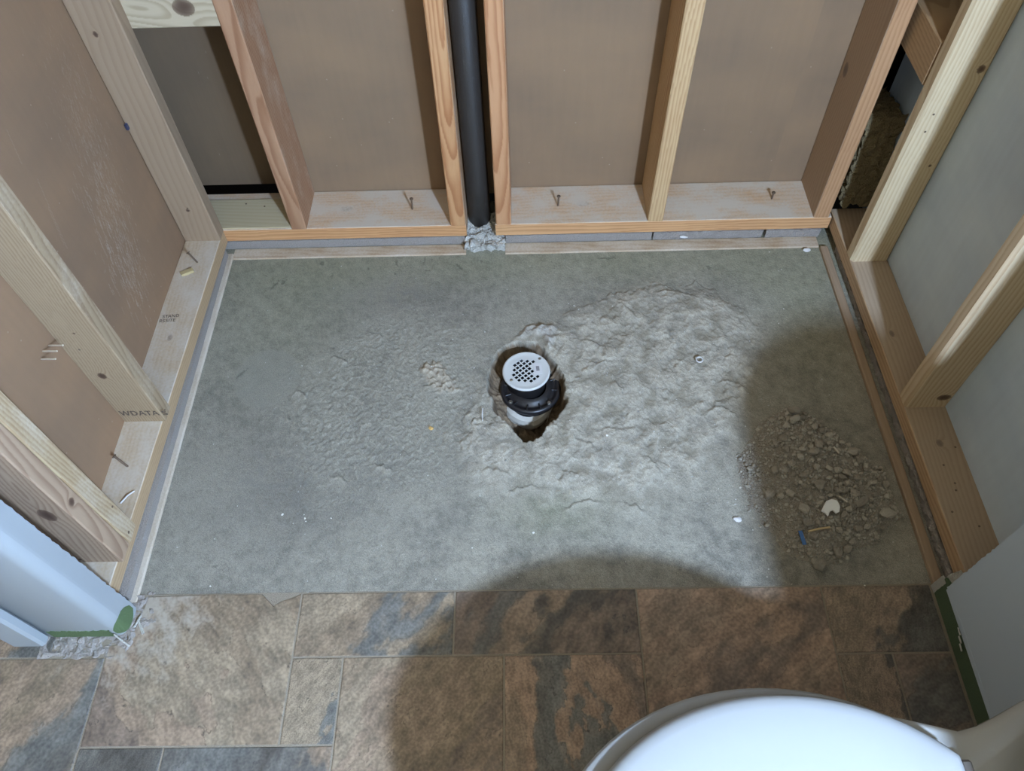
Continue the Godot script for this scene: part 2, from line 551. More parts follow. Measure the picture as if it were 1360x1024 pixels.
# short raised flakes with a shadowed edge: x, z, half length, turn, height
const FLAKES := [[-0.435, 0.36, 0.022, -0.5, 0.006], [-0.51, 0.455, 0.016, -0.7, 0.005], [-0.31, 0.645, 0.022, -0.35, 0.004], [-0.21, 0.445, 0.03, -0.35, 0.006], [-0.14, 0.52, 0.03, 1.1, 0.005], [-0.10, 0.53, 0.03, 0.1, 0.004], [-0.07, 0.66, 0.026, -0.3, 0.004], [-0.02, 0.70, 0.03, 0.2, 0.004], [0.10, 0.735, 0.04, 0.2, 0.005], [0.2, 0.745, 0.03, -0.4, 0.005], [0.255, 0.655, 0.024, -1.1, 0.007], [0.15, 0.33, 0.04, -0.5, 0.005], [0.24, 0.24, 0.035, -1.0, 0.006], [0.36, 0.18, 0.05, -0.2, 0.006], [0.45, 0.45, 0.03, -0.3, 0.006], [0.42, 0.52, 0.03, -0.5, 0.006], [0.20, 0.46, 0.02, -1.2, 0.005], [0.12, 0.60, 0.03, -0.6, 0.004], [-0.40, 0.67, 0.02, -0.3, 0.003], [-0.36, 0.29, 0.02, -0.4, 0.003]]

func pan_height(p: Vector2) -> Array:   # [height, colour]
	var wx := na.get_noise_2d(p.x * 9.0, p.y * 9.0)
	var wz := nb.get_noise_2d(p.x * 9.0, p.y * 9.0)
	var fine := nc.get_noise_2d(p.x * 75.0, p.y * 75.0)
	var med := nb.get_noise_2d(p.x * 28.0 + 7.0, p.y * 28.0)
	var big := na.get_noise_2d(p.x * 4.0, p.y * 4.0 + 3.0)
	var grit := na.get_noise_2d(p.x * 190.0, p.y * 190.0 + 5.0)
	var pw := p + Vector2(wx, wz) * 0.03
	var h := 0.0002 * fine + 0.0005 * big
	var c := Vector3(0.318, 0.293, 0.236) * (1.0 + 0.24 * big + 0.26 * med + 0.18 * fine + 0.26 * grit)
	var green := clampf(blob(p, Vector2(0.1, 0.06), Vector2(0.9, 0.09)) + 0.7 * blob(p, Vector2(-0.6, 0.2), Vector2(0.2, 0.25)) + blob(p, Vector2(0.65, 0.12), Vector2(0.12, 0.3)) + 0.8 * blob(pw, Vector2(0.05, 0.75), Vector2(0.12, 0.06)), 0.0, 1.0)
	c = c.lerp(Vector3(0.320, 0.310, 0.205) * (1.0 + 0.20 * med + 0.15 * fine + 0.24 * grit), green * 0.75)
	var stain := clampf(blob(pw, Vector2(-0.32, 0.17), Vector2(0.12, 0.05)) + blob(pw, Vector2(-0.42, 0.64), Vector2(0.26, 0.08)) + 0.8 * blob(pw, Vector2(-0.58, 0.47), Vector2(0.05, 0.04)) + 0.5 * blob(pw, Vector2(-0.5, 0.75), Vector2(0.2, 0.1)) + 0.9 * blob(pw, Vector2(-0.23, 0.57), Vector2(0.12, 0.10)), 0.0, 1.0)
	var patchy := clampf(0.35 + 1.1 * med + 0.5 * nb.get_noise_2d(p.x * 13.0, p.y * 60.0) + 0.4 * fine, 0.0, 1.0)
	c = c.lerp(Vector3(0.205, 0.192, 0.165), stain * patchy * 0.85)
	# pale dust in the middle and along the front
	var dust := clampf(blob(pw, Vector2(0.15, 0.5), Vector2(0.55, 0.35)) + 0.6 * blob(p, Vector2(0.25, 0.86), Vector2(0.6, 0.05)), 0.0, 1.0)
	c = c.lerp(Vector3(0.42, 0.385, 0.30) * (1.0 + 0.20 * fine + 0.28 * grit), dust * clampf(0.40 + 0.9 * big + 0.6 * med, 0.0, 0.8))
	var disc := smoothstep(0.082, 0.074, ((pw.lerp(p, 0.8) - Vector2(-0.598, 0.41)) / Vector2(0.95, 1.05)).length())
	c = c.lerp(Vector3(0.345, 0.327, 0.262), disc * 0.6)
	# pitted area left of the drain
	var m := 0.0
	if p.x < 0.0 and p.y > 0.15 and p.y < 0.78:
		m = smoothstep(-0.06, 0.08, inside(pw, MILD))
	if m > 0.0:
		var pit := nb.get_noise_2d(p.x * 34.0, p.y * 46.0)
		var lump := smoothstep(-0.1, 0.5, pit + 0.4 * fine)
		h += m * (0.0006 * lump + 0.0013 * fine + 0.0011 * grit)
		c = c.lerp(Vector3(0.40, 0.372, 0.295) * (1.0 + 0.25 * fine + 0.35 * grit), m * clampf(0.10 + 0.75 * lump, 0.0, 0.8))
	# leftover thinset round and right of the drain
	var r := 0.0
	var dr := -1.0
	if p.x > -0.24 and p.x < 0.62 and p.y > 0.08 and p.y < 0.82:
		dr = inside(pw + Vector2(med, fine) * 0.008, ROUGH)
		r = smoothstep(-0.035, 0.05, dr + 0.02 * big)
	if r > 0.0:
		var rg := ridge.get_noise_2d(p.x * 5.0 + 2.0, p.y * 6.0)
		var lumps := nb.get_noise_2d(p.x * 15.0 + 31.0, p.y * 14.0)
		var comb := sin((p.x + 0.22 * p.y) * 165.0 + 6.0 * wx + 3.0 * big) * blob(pw, Vector2(0.34, 0.31), Vector2(0.17, 0.12))
		var layer := smoothstep(-0.03, 0.0, na.get_noise_2d(p.x * 4.5 + 50.0, p.y * 5.0) + 0.12 * med)
		var crisp := smoothstep(-0.002, 0.004, dr) * smoothstep(0.30, 0.18, p.y - 0.25 * p.x)
		h += r * (0.0038 * lumps + 0.0018 * rg + 0.0014 * med + 0.0012 * fine + 0.0007 * grit + 0.0012 * comb + 0.0022 * layer + 0.003) + crisp * 0.0022
		c = c.lerp(Vector3(0.505, 0.455, 0.362) * (1.0 + 0.24 * lumps + 0.20 * fine + 0.28 * grit), r * clampf(0.68 + 0.5 * med + 0.4 * lumps, 0.15, 0.95))
		c = c.lerp(Vector3(0.33, 0.292, 0.218), r * 0.7 * smoothstep(0.12, 0.4, -lumps + 0.3 * big))
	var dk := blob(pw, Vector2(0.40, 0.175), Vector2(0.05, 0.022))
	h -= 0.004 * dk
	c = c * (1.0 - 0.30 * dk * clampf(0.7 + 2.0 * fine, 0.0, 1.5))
	for f in FLAKES:
		var q: Vector2 = (p - Vector2(f[0], f[1])).rotated(f[3])
		if absf(q.x) < f[2] * 1.3 and absf(q.y) < 0.03:
			var e: float = 0.006 * na.get_noise_1d(q.x * 60.0 + f[0] * 900.0) + 0.25 * q.x * q.x / f[2]
			var t: float = q.y - e
			var ends := smoothstep(1.25, 0.7, absf(q.x) / f[2])
			var up := smoothstep(-0.0015, 0.0015, t) * exp(-maxf(t, 0.0) / 0.013) * ends
			h += up * f[4] * 0.8 * (0.7 + 0.8 * med)
			c = c.lerp(Vector3(0.47, 0.425, 0.335), up * 0.6)
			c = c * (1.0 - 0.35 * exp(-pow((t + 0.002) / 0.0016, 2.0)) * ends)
	for k in MARKS:
		var q: Vector2 = (p - Vector2(k[0], k[1])).rotated(k[4])
		if absf(q.x) < 0.04 and absf(q.y) < 0.04:
			var d := Vector2(q.x / k[2], q.y / k[3]).length() + 0.5 * fine + 0.4 * grit
			c = c * (1.0 - 0.38 * smoothstep(1.1, 0.5, d))
	# chunk of mortar left standing, and the lip of mortar behind the hole
	if p.x < -0.1 and p.x > -0.3 and p.y > 0.33 and p.y < 0.5:
		var dc := inside(p + Vector2(wx + med, wz + fine) * 0.010, CHUNK)
		var k := smoothstep(-0.003, 0.008, dc)
		h += k * (0.004 + 0.005 * med + 0.003 * fine)
		c = c.lerp(Vector3(0.50, 0.43, 0.325) * (1.0 + 0.35 * fine + 0.2 * med), k * 0.85)
	if p.x > -0.06 and p.x < 0.11 and p.y < 0.42:
		var dl := inside(pw, LIP)
		var l := smoothstep(-0.004, 0.02, dl)
		h += l * (0.008 + 0.007 * med + 0.002 * fine)
		c = c.lerp(Vector3(0.49, 0.45, 0.39) * (1.0 + 0.25 * fine), l * 0.9)
	# the hole broken through the slab, brown soil inside
	if p.x > -0.14 and p.x < 0.12 and p.y > 0.28 and p.y < 0.64:
		var dh := inside(p + Vector2(wx, wz) * 0.012 + Vector2(med, fine) * 0.0035, HOLE)
		var edge := smoothstep(-0.001, 0.004, dh)
		if edge > 0.0:
			var deep := 0.040 + 0.075 * smoothstep(0.43, 0.55, p.y + 0.5 * p.x)
			var drop := smoothstep(0.0, 0.012, dh) * 0.45 + smoothstep(0.0, 0.045, dh) * 0.55
			h = h * (1.0 - edge) - 0.006 * edge - deep * drop + edge * (0.010 * med + 0.005 * fine + 0.002 * grit)
			c = c.lerp(Vector3(0.205, 0.145, 0.090) * (1.0 + 0.5 * med + 0.5 * fine + 0.3 * grit), smoothstep(0.0005, 0.003, dh))
	return [h, c]

func build_pan() -> void:
	var floor_ := base("floor")
	tag(floor_, "bare stained concrete shower floor and slate-look tiles before it", "floor", "", "structure")
	var x0 := -0.80
	var x1 := 0.80
	var z0 := -0.16
	var z1 := 0.93
	var step := 0.0026
	var nx := int((x1 - x0) / step) + 1
	var nz := int((z1 - z0) / step) + 1
	var v := PackedVector3Array()
	var cols := PackedColorArray()
	v.resize(nx * nz)
	cols.resize(nx * nz)
	for j in nz:
		for i in nx:
			var p := Vector2(x0 + i * step, z0 + j * step)
			var hc := pan_height(p)
			var h: float = hc[0]
			if p.y > 0.914:
				h = minf(h, 0.0) - 0.001
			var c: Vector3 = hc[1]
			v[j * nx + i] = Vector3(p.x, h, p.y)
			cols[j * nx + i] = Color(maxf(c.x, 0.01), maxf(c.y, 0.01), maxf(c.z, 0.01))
	var nrm := PackedVector3Array()
	nrm.resize(nx * nz)
	for j in nz:
		for i in nx:
			var a := v[j * nx + mini(i + 1, nx - 1)] - v[j * nx + maxi(i - 1, 0)]
			var b := v[mini(j + 1, nz - 1) * nx + i] - v[maxi(j - 1, 0) * nx + i]
			nrm[j * nx + i] = b.cross(a).normalized()
	var idx := PackedInt32Array()
	idx.resize((nx - 1) * (nz - 1) * 6)
	var at := 0
	for j in nz - 1:
		for i in nx - 1:
			var a := j * nx + i
			for q in [a, a + 1, a + nx + 1, a, a + nx + 1, a + nx]:
				idx[at] = q
				at += 1
	var arr := []
	arr.resize(Mesh.ARRAY_MAX)
	arr[Mesh.ARRAY_VERTEX] = v
	arr[Mesh.ARRAY_NORMAL] = nrm
	arr[Mesh.ARRAY_COLOR] = cols
	arr[Mesh.ARRAY_INDEX] = idx
	var mesh := ArrayMesh.new()
	mesh.add_surface_from_arrays(Mesh.PRIMITIVE_TRIANGLES, arr)
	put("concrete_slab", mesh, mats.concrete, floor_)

# ------------------------------------------------------------------ sheet-vinyl tiles
# Printed slate: colours run in bands along one direction, ragged by noise. dusty: corner (0..1, 0..1) and reach of a dust film.
func slate(seed_: int, turn: float, cols: Array, crisp := 0.3, dusty := Vector3.ZERO, s := 224) -> StandardMaterial3D:
	var n := FastNoiseLite.new()
	n.seed = seed_
	n.frequency = 1.0
	n.fractal_octaves = 5
	var dir := Vector2.RIGHT.rotated(deg_to_rad(turn))
	var side := dir.orthogonal()
	var bytes := PackedByteArray()
	bytes.resize(s * s * 3)
	var hb := PackedByteArray()
	hb.resize(s * s)
	for y in s:
		for x in s:
			var p := Vector2(x, y) / s
			var q := Vector2(p.dot(dir), p.dot(side))
			var w := n.get_noise_2d(q.x * 2.4, q.y * 1.2)
			var rag := n.get_noise_2d(q.x * 9.0 + 70.0, q.y * 6.0)
			var span := absf(dir.x) + absf(dir.y)
			var lo := minf(0.0, dir.x) + minf(0.0, dir.y)
			var t := clampf((q.x - lo) / span + 0.30 * w + 0.07 * rag, 0.0, 0.999) * (cols.size() - 1)
			var i := int(t)
			var f := smoothstep(0.0, 1.0, t - i) * (1.0 - crisp) + smoothstep(0.47, 0.53, t - i) * crisp
			var c: Color = cols[i].lerp(cols[i + 1], f)
			var streak := n.get_noise_2d(q.x * 22.0, q.y * 7.0 + 30.0)
			var fine := n.get_noise_2d(p.x * 42.0, p.y * 42.0)
			var cloud := n.get_noise_2d(p.x * 5.0 + 9.0, p.y * 5.0)
			var edge := exp(-pow((t - i - 0.47) / 0.018, 2.0)) * (0.3 + crisp) * smoothstep(-0.1, 0.25, cloud)
			var k := 1.0 + 0.17 * streak + 0.22 * fine + 0.20 * cloud - 0.45 * edge
			c = Color(c.r * k, c.g * k, c.b * k)
			if dusty.z > 0.0:
				var dd := (p - Vector2(dusty.x, dusty.y)).length() / dusty.z
				c = c.lerp(rgb8(176, 166, 152), clampf(1.0 - dd + 0.9 * rag + 0.3 * fine, 0.0, 0.85))
			bytes[(y * s + x) * 3] = int(clampf(c.r, 0, 1) * 255)
			bytes[(y * s + x) * 3 + 1] = int(clampf(c.g, 0, 1) * 255)
			bytes[(y * s + x) * 3 + 2] = int(clampf(c.b, 0, 1) * 255)
			hb[y * s + x] = int(clampf(0.5 + 0.25 * fine + 0.3 * streak + 0.2 * f * crisp - 0.25 * edge, 0, 1) * 255)
	var m := StandardMaterial3D.new()
	m.albedo_texture = ImageTexture.create_from_image(Image.create_from_data(s, s, false, Image.FORMAT_RGB8, bytes))
	m.roughness = 0.5
	m.heightmap_enabled = true
	m.heightmap_texture = ImageTexture.create_from_image(Image.create_from_data(s, s, false, Image.FORMAT_L8, hb))
	m.heightmap_scale = 0.06
	m.texture_repeat = true
	return m

func build_tiles() -> void:
	var floor_ := get_node("floor")
	var beige := rgb8(142, 126, 105)
	var tan_ := rgb8(132, 115, 95)
	var brown := rgb8(142, 122, 102)
	var rust := rgb8(156, 130, 108)
	var umber := rgb8(120, 104, 90)
	var slate_ := rgb8(106, 104, 98)
	var grey := rgb8(100, 96, 89)
	var dark := rgb8(84, 79, 72)
	var under := start()
	add_box(under, Vector3(-0.55, -0.02, 1.93), Vector3(3.0, 0.0425, 2.03), 0.0005)
	put("grout_bed", done(under), mats.grout, floor_)
	var zf := 0.9185
	var g := 0.0018
	# the large tile by the white wall end, torn at its front edge
	var outlines := [[[Vector2(-0.733, zf + 0.002), Vector2(-0.62, zf - 0.001), Vector2(-0.515, zf), Vector2(-0.505, zf + 0.010), Vector2(-0.490, zf + 0.023), Vector2(-0.478, zf + 0.014), Vector2(-0.455, zf + 0.007), Vector2(-0.44 - g, zf), Vector2(-0.44 - g, 1.183 - g), Vector2(-0.783 + g, 1.183 - g), Vector2(-0.783 + g, 1.012), Vector2(-0.755, 1.008), Vector2(-0.742, 0.985)],
		slate(101, -35.0, [umber, umber, brown, beige, tan_, beige, tan_], 0.55, Vector3(0.12, 0.05, 0.42))]]
	# x0, x1, z0, z1, print
	var rects := [
		[-0.44, -0.1495, zf, 1.0365, slate(102, 40.0, [beige, beige, tan_, slate_, beige, slate_, brown, umber], 0.3)],
		[-0.1495, 0.19, zf, 1.0365, slate(103, 30.0, [umber, grey, brown, dark, umber, grey, dark], 0.25)],
		[0.19, 0.5345, zf, 1.262, slate(104, 50.0, [rust, brown, rust, umber, rust, brown, rust], 0.2)],
		[0.5345, 0.737, zf, 1.0415, slate(105, 25.0, [brown, tan_, brown, dark, grey, slate_], 0.3)],
		[-0.44, -0.3475, 1.0365, 1.183, slate(106, 35.0, [beige, beige, beige, slate_, umber], 0.6)],
		[-0.3475, -0.0575, 1.0365, 1.33, slate(107, 40.0, [tan_, beige, brown, tan_, umber, brown, dark], 0.3)],
		[-0.0575, 0.19, 1.0365, 1.262, slate(108, -10.0, [brown, rust, grey, slate_, rust, rust, umber], 0.5)],
		[0.5345, 0.633, 1.0415, 1.19, slate(109, 10.0, [tan_, tan_, brown, dark, grey], 0.6)],
		[0.633, 0.737, 1.0415, 1.36, slate(110, 60.0, [umber, grey, umber, tan_, umber], 0.3)],
		[-0.783, -0.637, 1.183, 1.33, slate(111, 20.0, [grey, dark, grey], 0.2)],
		[-0.637, -0.3475, 1.183, 1.33, slate(112, 15.0, [grey, slate_, grey, dark, grey, brown, tan_], 0.3)],
		[-1.10, -0.783, 1.032, 1.33, slate(113, 35.0, [dark, slate_, tan_, brown, slate_, grey, tan_], 0.35)],
	]
	var loose := [rects[1][4], rects[2][4], rects[5][4], rects[6][4], rects[11][4]]
	rects.append([0.5345, 0.633, 1.19, 1.36, loose[2]])
	rects.append([-1.10, -0.885, zf, 1.032, loose[4]])
	var z := 1.36
	var row := 0
	while z < 2.8:
		var x := -1.95
		while x < 0.72:
			var wd := 0.3 if (row + int(x * 10)) % 2 == 0 else 0.42
			rects.append([x, minf(x + wd, 0.737), z, minf(z + 0.29, 2.92), loose[(row + int(absf(x) * 7.0)) % 5]])
			x += wd
		z += 0.29
		row += 1
	rects.append([-0.0575, 0.19, 1.262, 1.36, loose[0]])
	rects.append([0.19, 0.5345, 1.262, 1.36, loose[4]])
	rects.append([-1.10, -0.0575, 1.33, 1.36, loose[1]])
	rects.append([-1.95, -1.10, 0.99, 1.36, loose[2]])
	for r in rects:
		outlines.append([[Vector2(r[0] + g, r[2] + (g if r[2] > 0.95 else 0.0)), Vector2(r[1] - g, r[2] + (g if r[2] > 0.95 else 0.0)), Vector2(r[1] - g, r[3] - g), Vector2(r[0] + g, r[3] - g)], r[4]])
	for o in outlines:
		var lo := Vector2(1e9, 1e9)
		var hi := Vector2(-1e9, -1e9)
		for p in o[0]:
			lo = lo.min(p)
			hi = hi.max(p)
		var k := 0.99 / maxf(hi.x - lo.x, hi.y - lo.y)
		put("tile", slab(o[0], 0.0003, 0.0032, 0.0012, Vector2(0.005, 0.005) - lo * k, k), o[1], floor_)

# ------------------------------------------------------------------ mortar ledges and form boards
func rough_block(size: Vector3, amp: float, seed_: int, cell := 0.008) -> ArrayMesh:
	# a box with a lumpy skin, standing on its base centre
	var st := start()
	var nx := maxi(2, int(size.x / cell))
	var ny := maxi(2, int(size.y / cell))
	var nz := maxi(2, int(size.z / cell))
	var at := func(p: Vector3) -> Vector3:
		var q := Vector3(p.x * size.x, p.y * size.y, p.z * size.z)
		var d := Vector3(na.get_noise_3d(q.x * 45 + seed_, q.y * 45, q.z * 45), nb.get_noise_3d(q.x * 45, q.y * 45 + seed_, q.z * 45), nc.get_noise_3d(q.x * 45, q.y * 45, q.z * 45 + seed_))
		return q + d * amp
	var dims := [nx, ny, nz]
	for ax in 3:
		var u := (ax + 1) % 3
		var w := (ax + 2) % 3
		for s in [-0.5, 0.5]:
			for i in dims[u]:
				for j in dims[w]:
					var c := []
					for e in [[0, 0], [1, 0], [1, 1], [0, 1]]:
						var p := Vector3.ZERO
						p[ax] = s
						p[u] = float(i + e[0]) / dims[u] - 0.5
						p[w] = float(j + e[1]) / dims[w] - 0.5
						c.append(at.call(p + Vector3(0, 0.5, 0)))
					if s > 0:
						quad(st, c[0], c[1], c[2], c[3])
					else:
						quad(st, c[0], c[3], c[2], c[1])
	return done(st)

func build_ledges() -> void:
	# grey mortar under the back plate, broken into lengths at its right end
	var runs := [[-0.79, -0.158, 0.0, 0.0007], [-0.054, 0.318, 0.0, 0.0009], [0.322, 0.598, 0.0, 0.003], [0.606, 0.742, 0.002, 0.003]]
	var names := ["grey mortar strip under the rear plate left of the pipe", "grey mortar strip under the rear plate right of the pipe", "cracked rough mortar piece under the pale rear stud", "short broken mortar block at the right end of the rear plate"]
	for i in 4:
		var r: Array = runs[i]
		var o := put("mortar_strip", rough_block(Vector3(r[1] - r[0], 0.026, 0.13), r[3], i * 7, 0.007), mats.ledge, null, Transform3D(Basis.IDENTITY, Vector3((r[0] + r[1]) / 2.0, 0.0, -0.066 + r[2])))
		tag(o, names[i], "mortar", "", "")
	tag(put("mortar_strip", rough_block(Vector3(0.075, 0.026, 0.90), 0.0008, 50, 0.009), mats.ledge, null, Transform3D(Basis.IDENTITY, Vector3(-0.8015, 0.0, 0.477))), "grey mortar strip under the left plate", "mortar")
	tag(put("mortar_strip", rough_block(Vector3(0.085, 0.018, 0.89), 0.006, 60, 0.006), mats.ledge, null, Transform3D(Basis.IDENTITY, Vector3(0.8125, 0.0, 0.50))), "dark pebbly mortar strip under the right plate", "mortar")
	# wooden form strips cast into the slab edge
	var fb := wood(71, 0.03, 0.038, 1.0, rgb8(174, 148, 116), rgb8(140, 108, 78), Vector2(0.2, 0.1), Vector2(0.01, 0.02), 0.006, [], [0.4, 0.4, 0.4, 0.5])
	var fl := wood(73, 0.03, 0.038, 1.0, rgb8(166, 148, 124), rgb8(140, 122, 100), Vector2(0.2, 0.1), Vector2(0.01, 0.02), 0.006, [], [0.8, 0.8, 0.8, 0.8], 0.6)
	var fr := wood(72, 0.03, 0.038, 1.0, rgb8(160, 130, 98), rgb8(128, 98, 70), Vector2(0.2, 0.1), Vector2(0.01, 0.02), 0.006, [], [-0.4, -0.4, 0.0, -0.4], 0.6)
	lumber("form_strip", "dusty wood strip set in the slab along the rear wall left of the pipe", "board", Vector3(-0.752, -0.0105, 0.019), Vector3.RIGHT, Vector3.BACK, 0.027, 0.037, 0.597, fb)
	lumber("form_strip", "wood strip set in the slab along the rear wall right of the pipe", "board", Vector3(-0.055, -0.0105, 0.0195), Vector3.RIGHT, Vector3.BACK, 0.027, 0.039, 0.79, fb)
	lumber("form_strip", "dust-coated wood strip set in the slab along the left wall", "board", Vector3(-0.764, -0.0085, 0.02), Vector3.BACK, Vector3.RIGHT, 0.027, 0.024, 0.912, fl)
	lumber("form_strip", "brown wood strip set in the slab along the right wall", "board", Vector3(0.7445, -0.007, 0.045), Vector3(0.008, 0, 1).normalized(), Vector3(-1, 0, 0.008).normalized(), 0.036, 0.019, 0.872, fr)
	# patch of rough mortar where the pipe goes down
	tag(put("mortar_patch", rough_block(Vector3(0.10, 0.05, 0.12), 0.012, 80, 0.004), mats.mortar, null, Transform3D(Basis.IDENTITY, Vector3(-0.106, -0.030, -0.035))), "crumbly pale mortar patch where the black pipe enters the floor", "mortar")

# ------------------------------------------------------------------ lumber
# start = centre of the first end; along = length; front = local z
func lumber(called: String, label: String, category: String, start_: Vector3, along: Vector3, front: Vector3, w: float, d: float, length: float, mat: Material, group := "", tex := 1.0, ch := 0.0025) -> Node3D:
	var st := start()
	add_board(st, w, d, length, ch, tex, maxi(1, int(length / 0.4)))
	var o := base(called, start_)
	o.basis = Basis(along.cross(front), along, front)
	put("body", done(st), mat, o)
	tag(o, label, category, group)
	return o

func nail(parent: Node3D, at: Vector3, axis: Vector3, length := 0.004, r := 0.0022) -> void:
	# a nail head set in the wood, in world coordinates
	var x := axis.cross(Vector3.UP if absf(axis.y) < 0.9 else Vector3.RIGHT).normalized()
	var t := Transform3D(Basis(x, axis, x.cross(axis)), at)
	put("nail_head", lathe([Vector2(r, -length), Vector2(r, 0.0004), Vector2(r * 0.7, 0.0007), Vector2(0.0, 0.0007)], 10), mats.rust, parent, parent.transform.affine_inverse() * t)

func build_lumber() -> void:
	var z0 := [0.0, 0.0, 0.0, 0.0]
	var orange := rgb8(196, 146, 98)
	var orange_dark := rgb8(142, 84, 46)
	var pale := rgb8(212, 176, 124)
	var pale_dark := rgb8(168, 122, 76)
	var cream := rgb8(196, 172, 132)
	var cream_dark := rgb8(150, 124, 88)
	var H := 2.30
	# --- rear wall, 2 x 6 framing (front faces at z = 0)
	var wS1 := wood(201, 0.038, 0.14, 1.0, rgb8(172, 132, 100), rgb8(132, 88, 58), Vector2(0.03, 0.16), Vector2(0.004, 0.01), 0.0085, [], [0.0, 0.04, 0.0, 0.0])
	var wB := wood(202, 0.038, 0.14, 1.0, rgb8(198, 150, 104), rgb8(150, 92, 52), Vector2(0.006, 0.10), Vector2(0.012, -0.05), 0.0075, [], [0.0, 0.2, 0.0, 0.0])
	var wC := wood(203, 0.038, 0.14, 1.0, rgb8(196, 146, 104), rgb8(152, 96, 58), Vector2(-0.01, 0.12), Vector2(-0.012, -0.03), 0.0085, [], [0.0, 0.1, 0.0, 0.0])
	var wD := wood(204, 0.038, 0.14, 1.0, rgb8(202, 170, 126), rgb8(172, 130, 88), Vector2(0.12, 0.12), Vector2(0.02, 0.0), 0.0065, [], [0.0, 0.0, 0.0, 0.0], 1.2)
	var wE := wood(205, 0.038, 0.14, 1.0, rgb8(186, 144, 104), rgb8(156, 112, 76), Vector2(-0.10, 0.10), Vector2(0.01, 0.01), 0.008, [[3, -0.045, 0.33, 0.012, 0.7]], [0.0, 0.0, 0.0, -0.45])
	var s1 := lumber("stud", "reddish rear-wall stud at the right side of the open bay", "stud", Vector3(-0.571, PLATE_TOP, -0.07), Vector3.UP, Vector3.BACK, 0.038, 0.14, H, wS1)
	var s2 := lumber("stud", "orange-tan stud touching the left side of the black pipe", "stud", Vector3(-0.1715, PLATE_TOP, -0.07), Vector3.UP, Vector3.BACK, 0.038, 0.14, H, wB)
	var s3 := lumber("stud", "orange-tan stud on the right side of the black pipe", "stud", Vector3(-0.057, PLATE_TOP, -0.07), Vector3.UP, Vector3.BACK, 0.038, 0.14, H, wC)
	var s4 := lumber("stud", "pale striped rear stud between the pipe and the right corner", "stud", Vector3(0.3205, PLATE_TOP, -0.07), Vector3(0.013, 1, 0).normalized(), Vector3.BACK, 0.038, 0.14, H, wD)
	var s5 := lumber("stud", "rear stud at the right corner with a wide shaded left face", "stud", Vector3(0.731, PLATE_TOP, -0.07), Vector3.UP, Vector3.BACK, 0.038, 0.14, H, wE)
	var wP := wood(206, 0.038, 0.14, 1.0, rgb8(208, 158, 108), rgb8(160, 104, 64), Vector2(0.05, 0.1), Vector2(0.01, -0.04), 0.008, [[3, 0.0, 0.40, 0.010, 0.6]], [0.0, 0.1, 0.0, 0.80], 0.8)
	var wP2 := wood(207, 0.038, 0.14, 1.0, rgb8(208, 160, 112), rgb8(158, 106, 66), Vector2(0.06, 0.12), Vector2(0.01, -0.05), 0.009, [[3, 0.0, 0.222, 0.010, 0.6]], [0.0, 0.1, 0.0, 0.78], 0.8)
	var p1 := lumber("bottom_plate", "dusty rear bottom plate left of the black pipe", "plate", Vector3(-0.86, 0.046, -0.0705), Vector3.RIGHT, Vector3.BACK, 0.038, 0.139, 0.708, wP)
	var p2 := lumber("bottom_plate", "dusty rear bottom plate right of the black pipe", "plate", Vector3(-0.078, 0.046, -0.07), Vector3.RIGHT, Vector3.BACK, 0.038, 0.14, 0.835, wP2)
	# clean pale filler piece lying on the plate in the open bay
	var wY := wood(208, 0.004, 0.108, 0.3, rgb8(196, 180, 146), rgb8(178, 156, 118), Vector2(0.1, 0.3), Vector2(0.0, 0.1), 0.012, [], z0, 0.5)
	var yp := lumber("wood_shim", "clean pale yellow wood piece on the plate in the open bay", "board", Vector3(-0.85, PLATE_TOP + 0.002, -0.0585), Vector3.RIGHT, Vector3.BACK, 0.004, 0.106, 0.258, wY, "", 0.3, 0.0008)
	for q in [[-0.722, -0.094], [-0.672, -0.083]]:
		nail(yp, Vector3(q[0], PLATE_TOP + 0.0043, q[1]), Vector3.UP)
	# blocking across the top of the open bay
	var wK := wood(209, 0.14, 0.038, 0.3, rgb8(190, 174, 146), rgb8(156, 138, 110), Vector2(0.02, -0.01), Vector2(0.25, 0.0), 0.009, [[0, 0.030, 0.115, 0.017, 0.8]], z0, 1.0)
	lumber("blocking", "pale knotty wood block across the top of the open bay", "board", Vector3(-0.763, 0.668, -0.021), Vector3.RIGHT, Vector3.BACK, 0.14, 0.038, 0.174, wK, "", 0.3)
	# --- left wall, 2 x 4 framing
	var wL1 := wood(210, 0.089, 0.038, 1.0, rgb8(158, 134, 108), rgb8(136, 112, 88), Vector2(0.3, 0.2), Vector2(0.06, 0.0), 0.014, [[0, 0.0, 0.10, 0.0045, 1.0], [0, -0.012, 0.545, 0.0045, 0.7]], [0.0, 0.0, 0.0, 0.0], 0.6)
	var wL2 := wood(211, 0.089, 0.038, 1.0, rgb8(166, 144, 114), rgb8(132, 108, 82), Vector2(-0.09, 0.03), Vector2(0.03, 0.0), 0.0052, [[0, -0.012, 0.168, 0.008, 0.8], [0, 0.0, 0.30, 0.0025, 1.0]], [0.0, 0.05, 0.0, 0.0], 1.0)
	var wL3 := wood(212, 0.089, 0.038, 1.0, rgb8(180, 158, 124), rgb8(146, 116, 84), Vector2(0.03, 0.06), Vector2(0.0, 0.05), 0.006, [], [0.0, 0.12, 0.0, 0.0], 1.1)
	var wL4 := wood(213, 0.089, 0.038, 1.0, rgb8(172, 146, 120), rgb8(134, 106, 84), Vector2(-0.02, 0.015), Vector2(0.10, 0.02), 0.0085, [[0, 0.005, 0.20, 0.013, 0.6], [1, 0.0, 0.21, 0.007, 0.8]], z0, 1.1)
	var t1 := lumber("stud", "plain grey-tan stud in the rear left corner beside the open bay", "stud", Vector3(-0.8075, PLATE_TOP, 0.0145), Vector3.UP, Vector3.BACK, 0.089, 0.038, H, wL1)
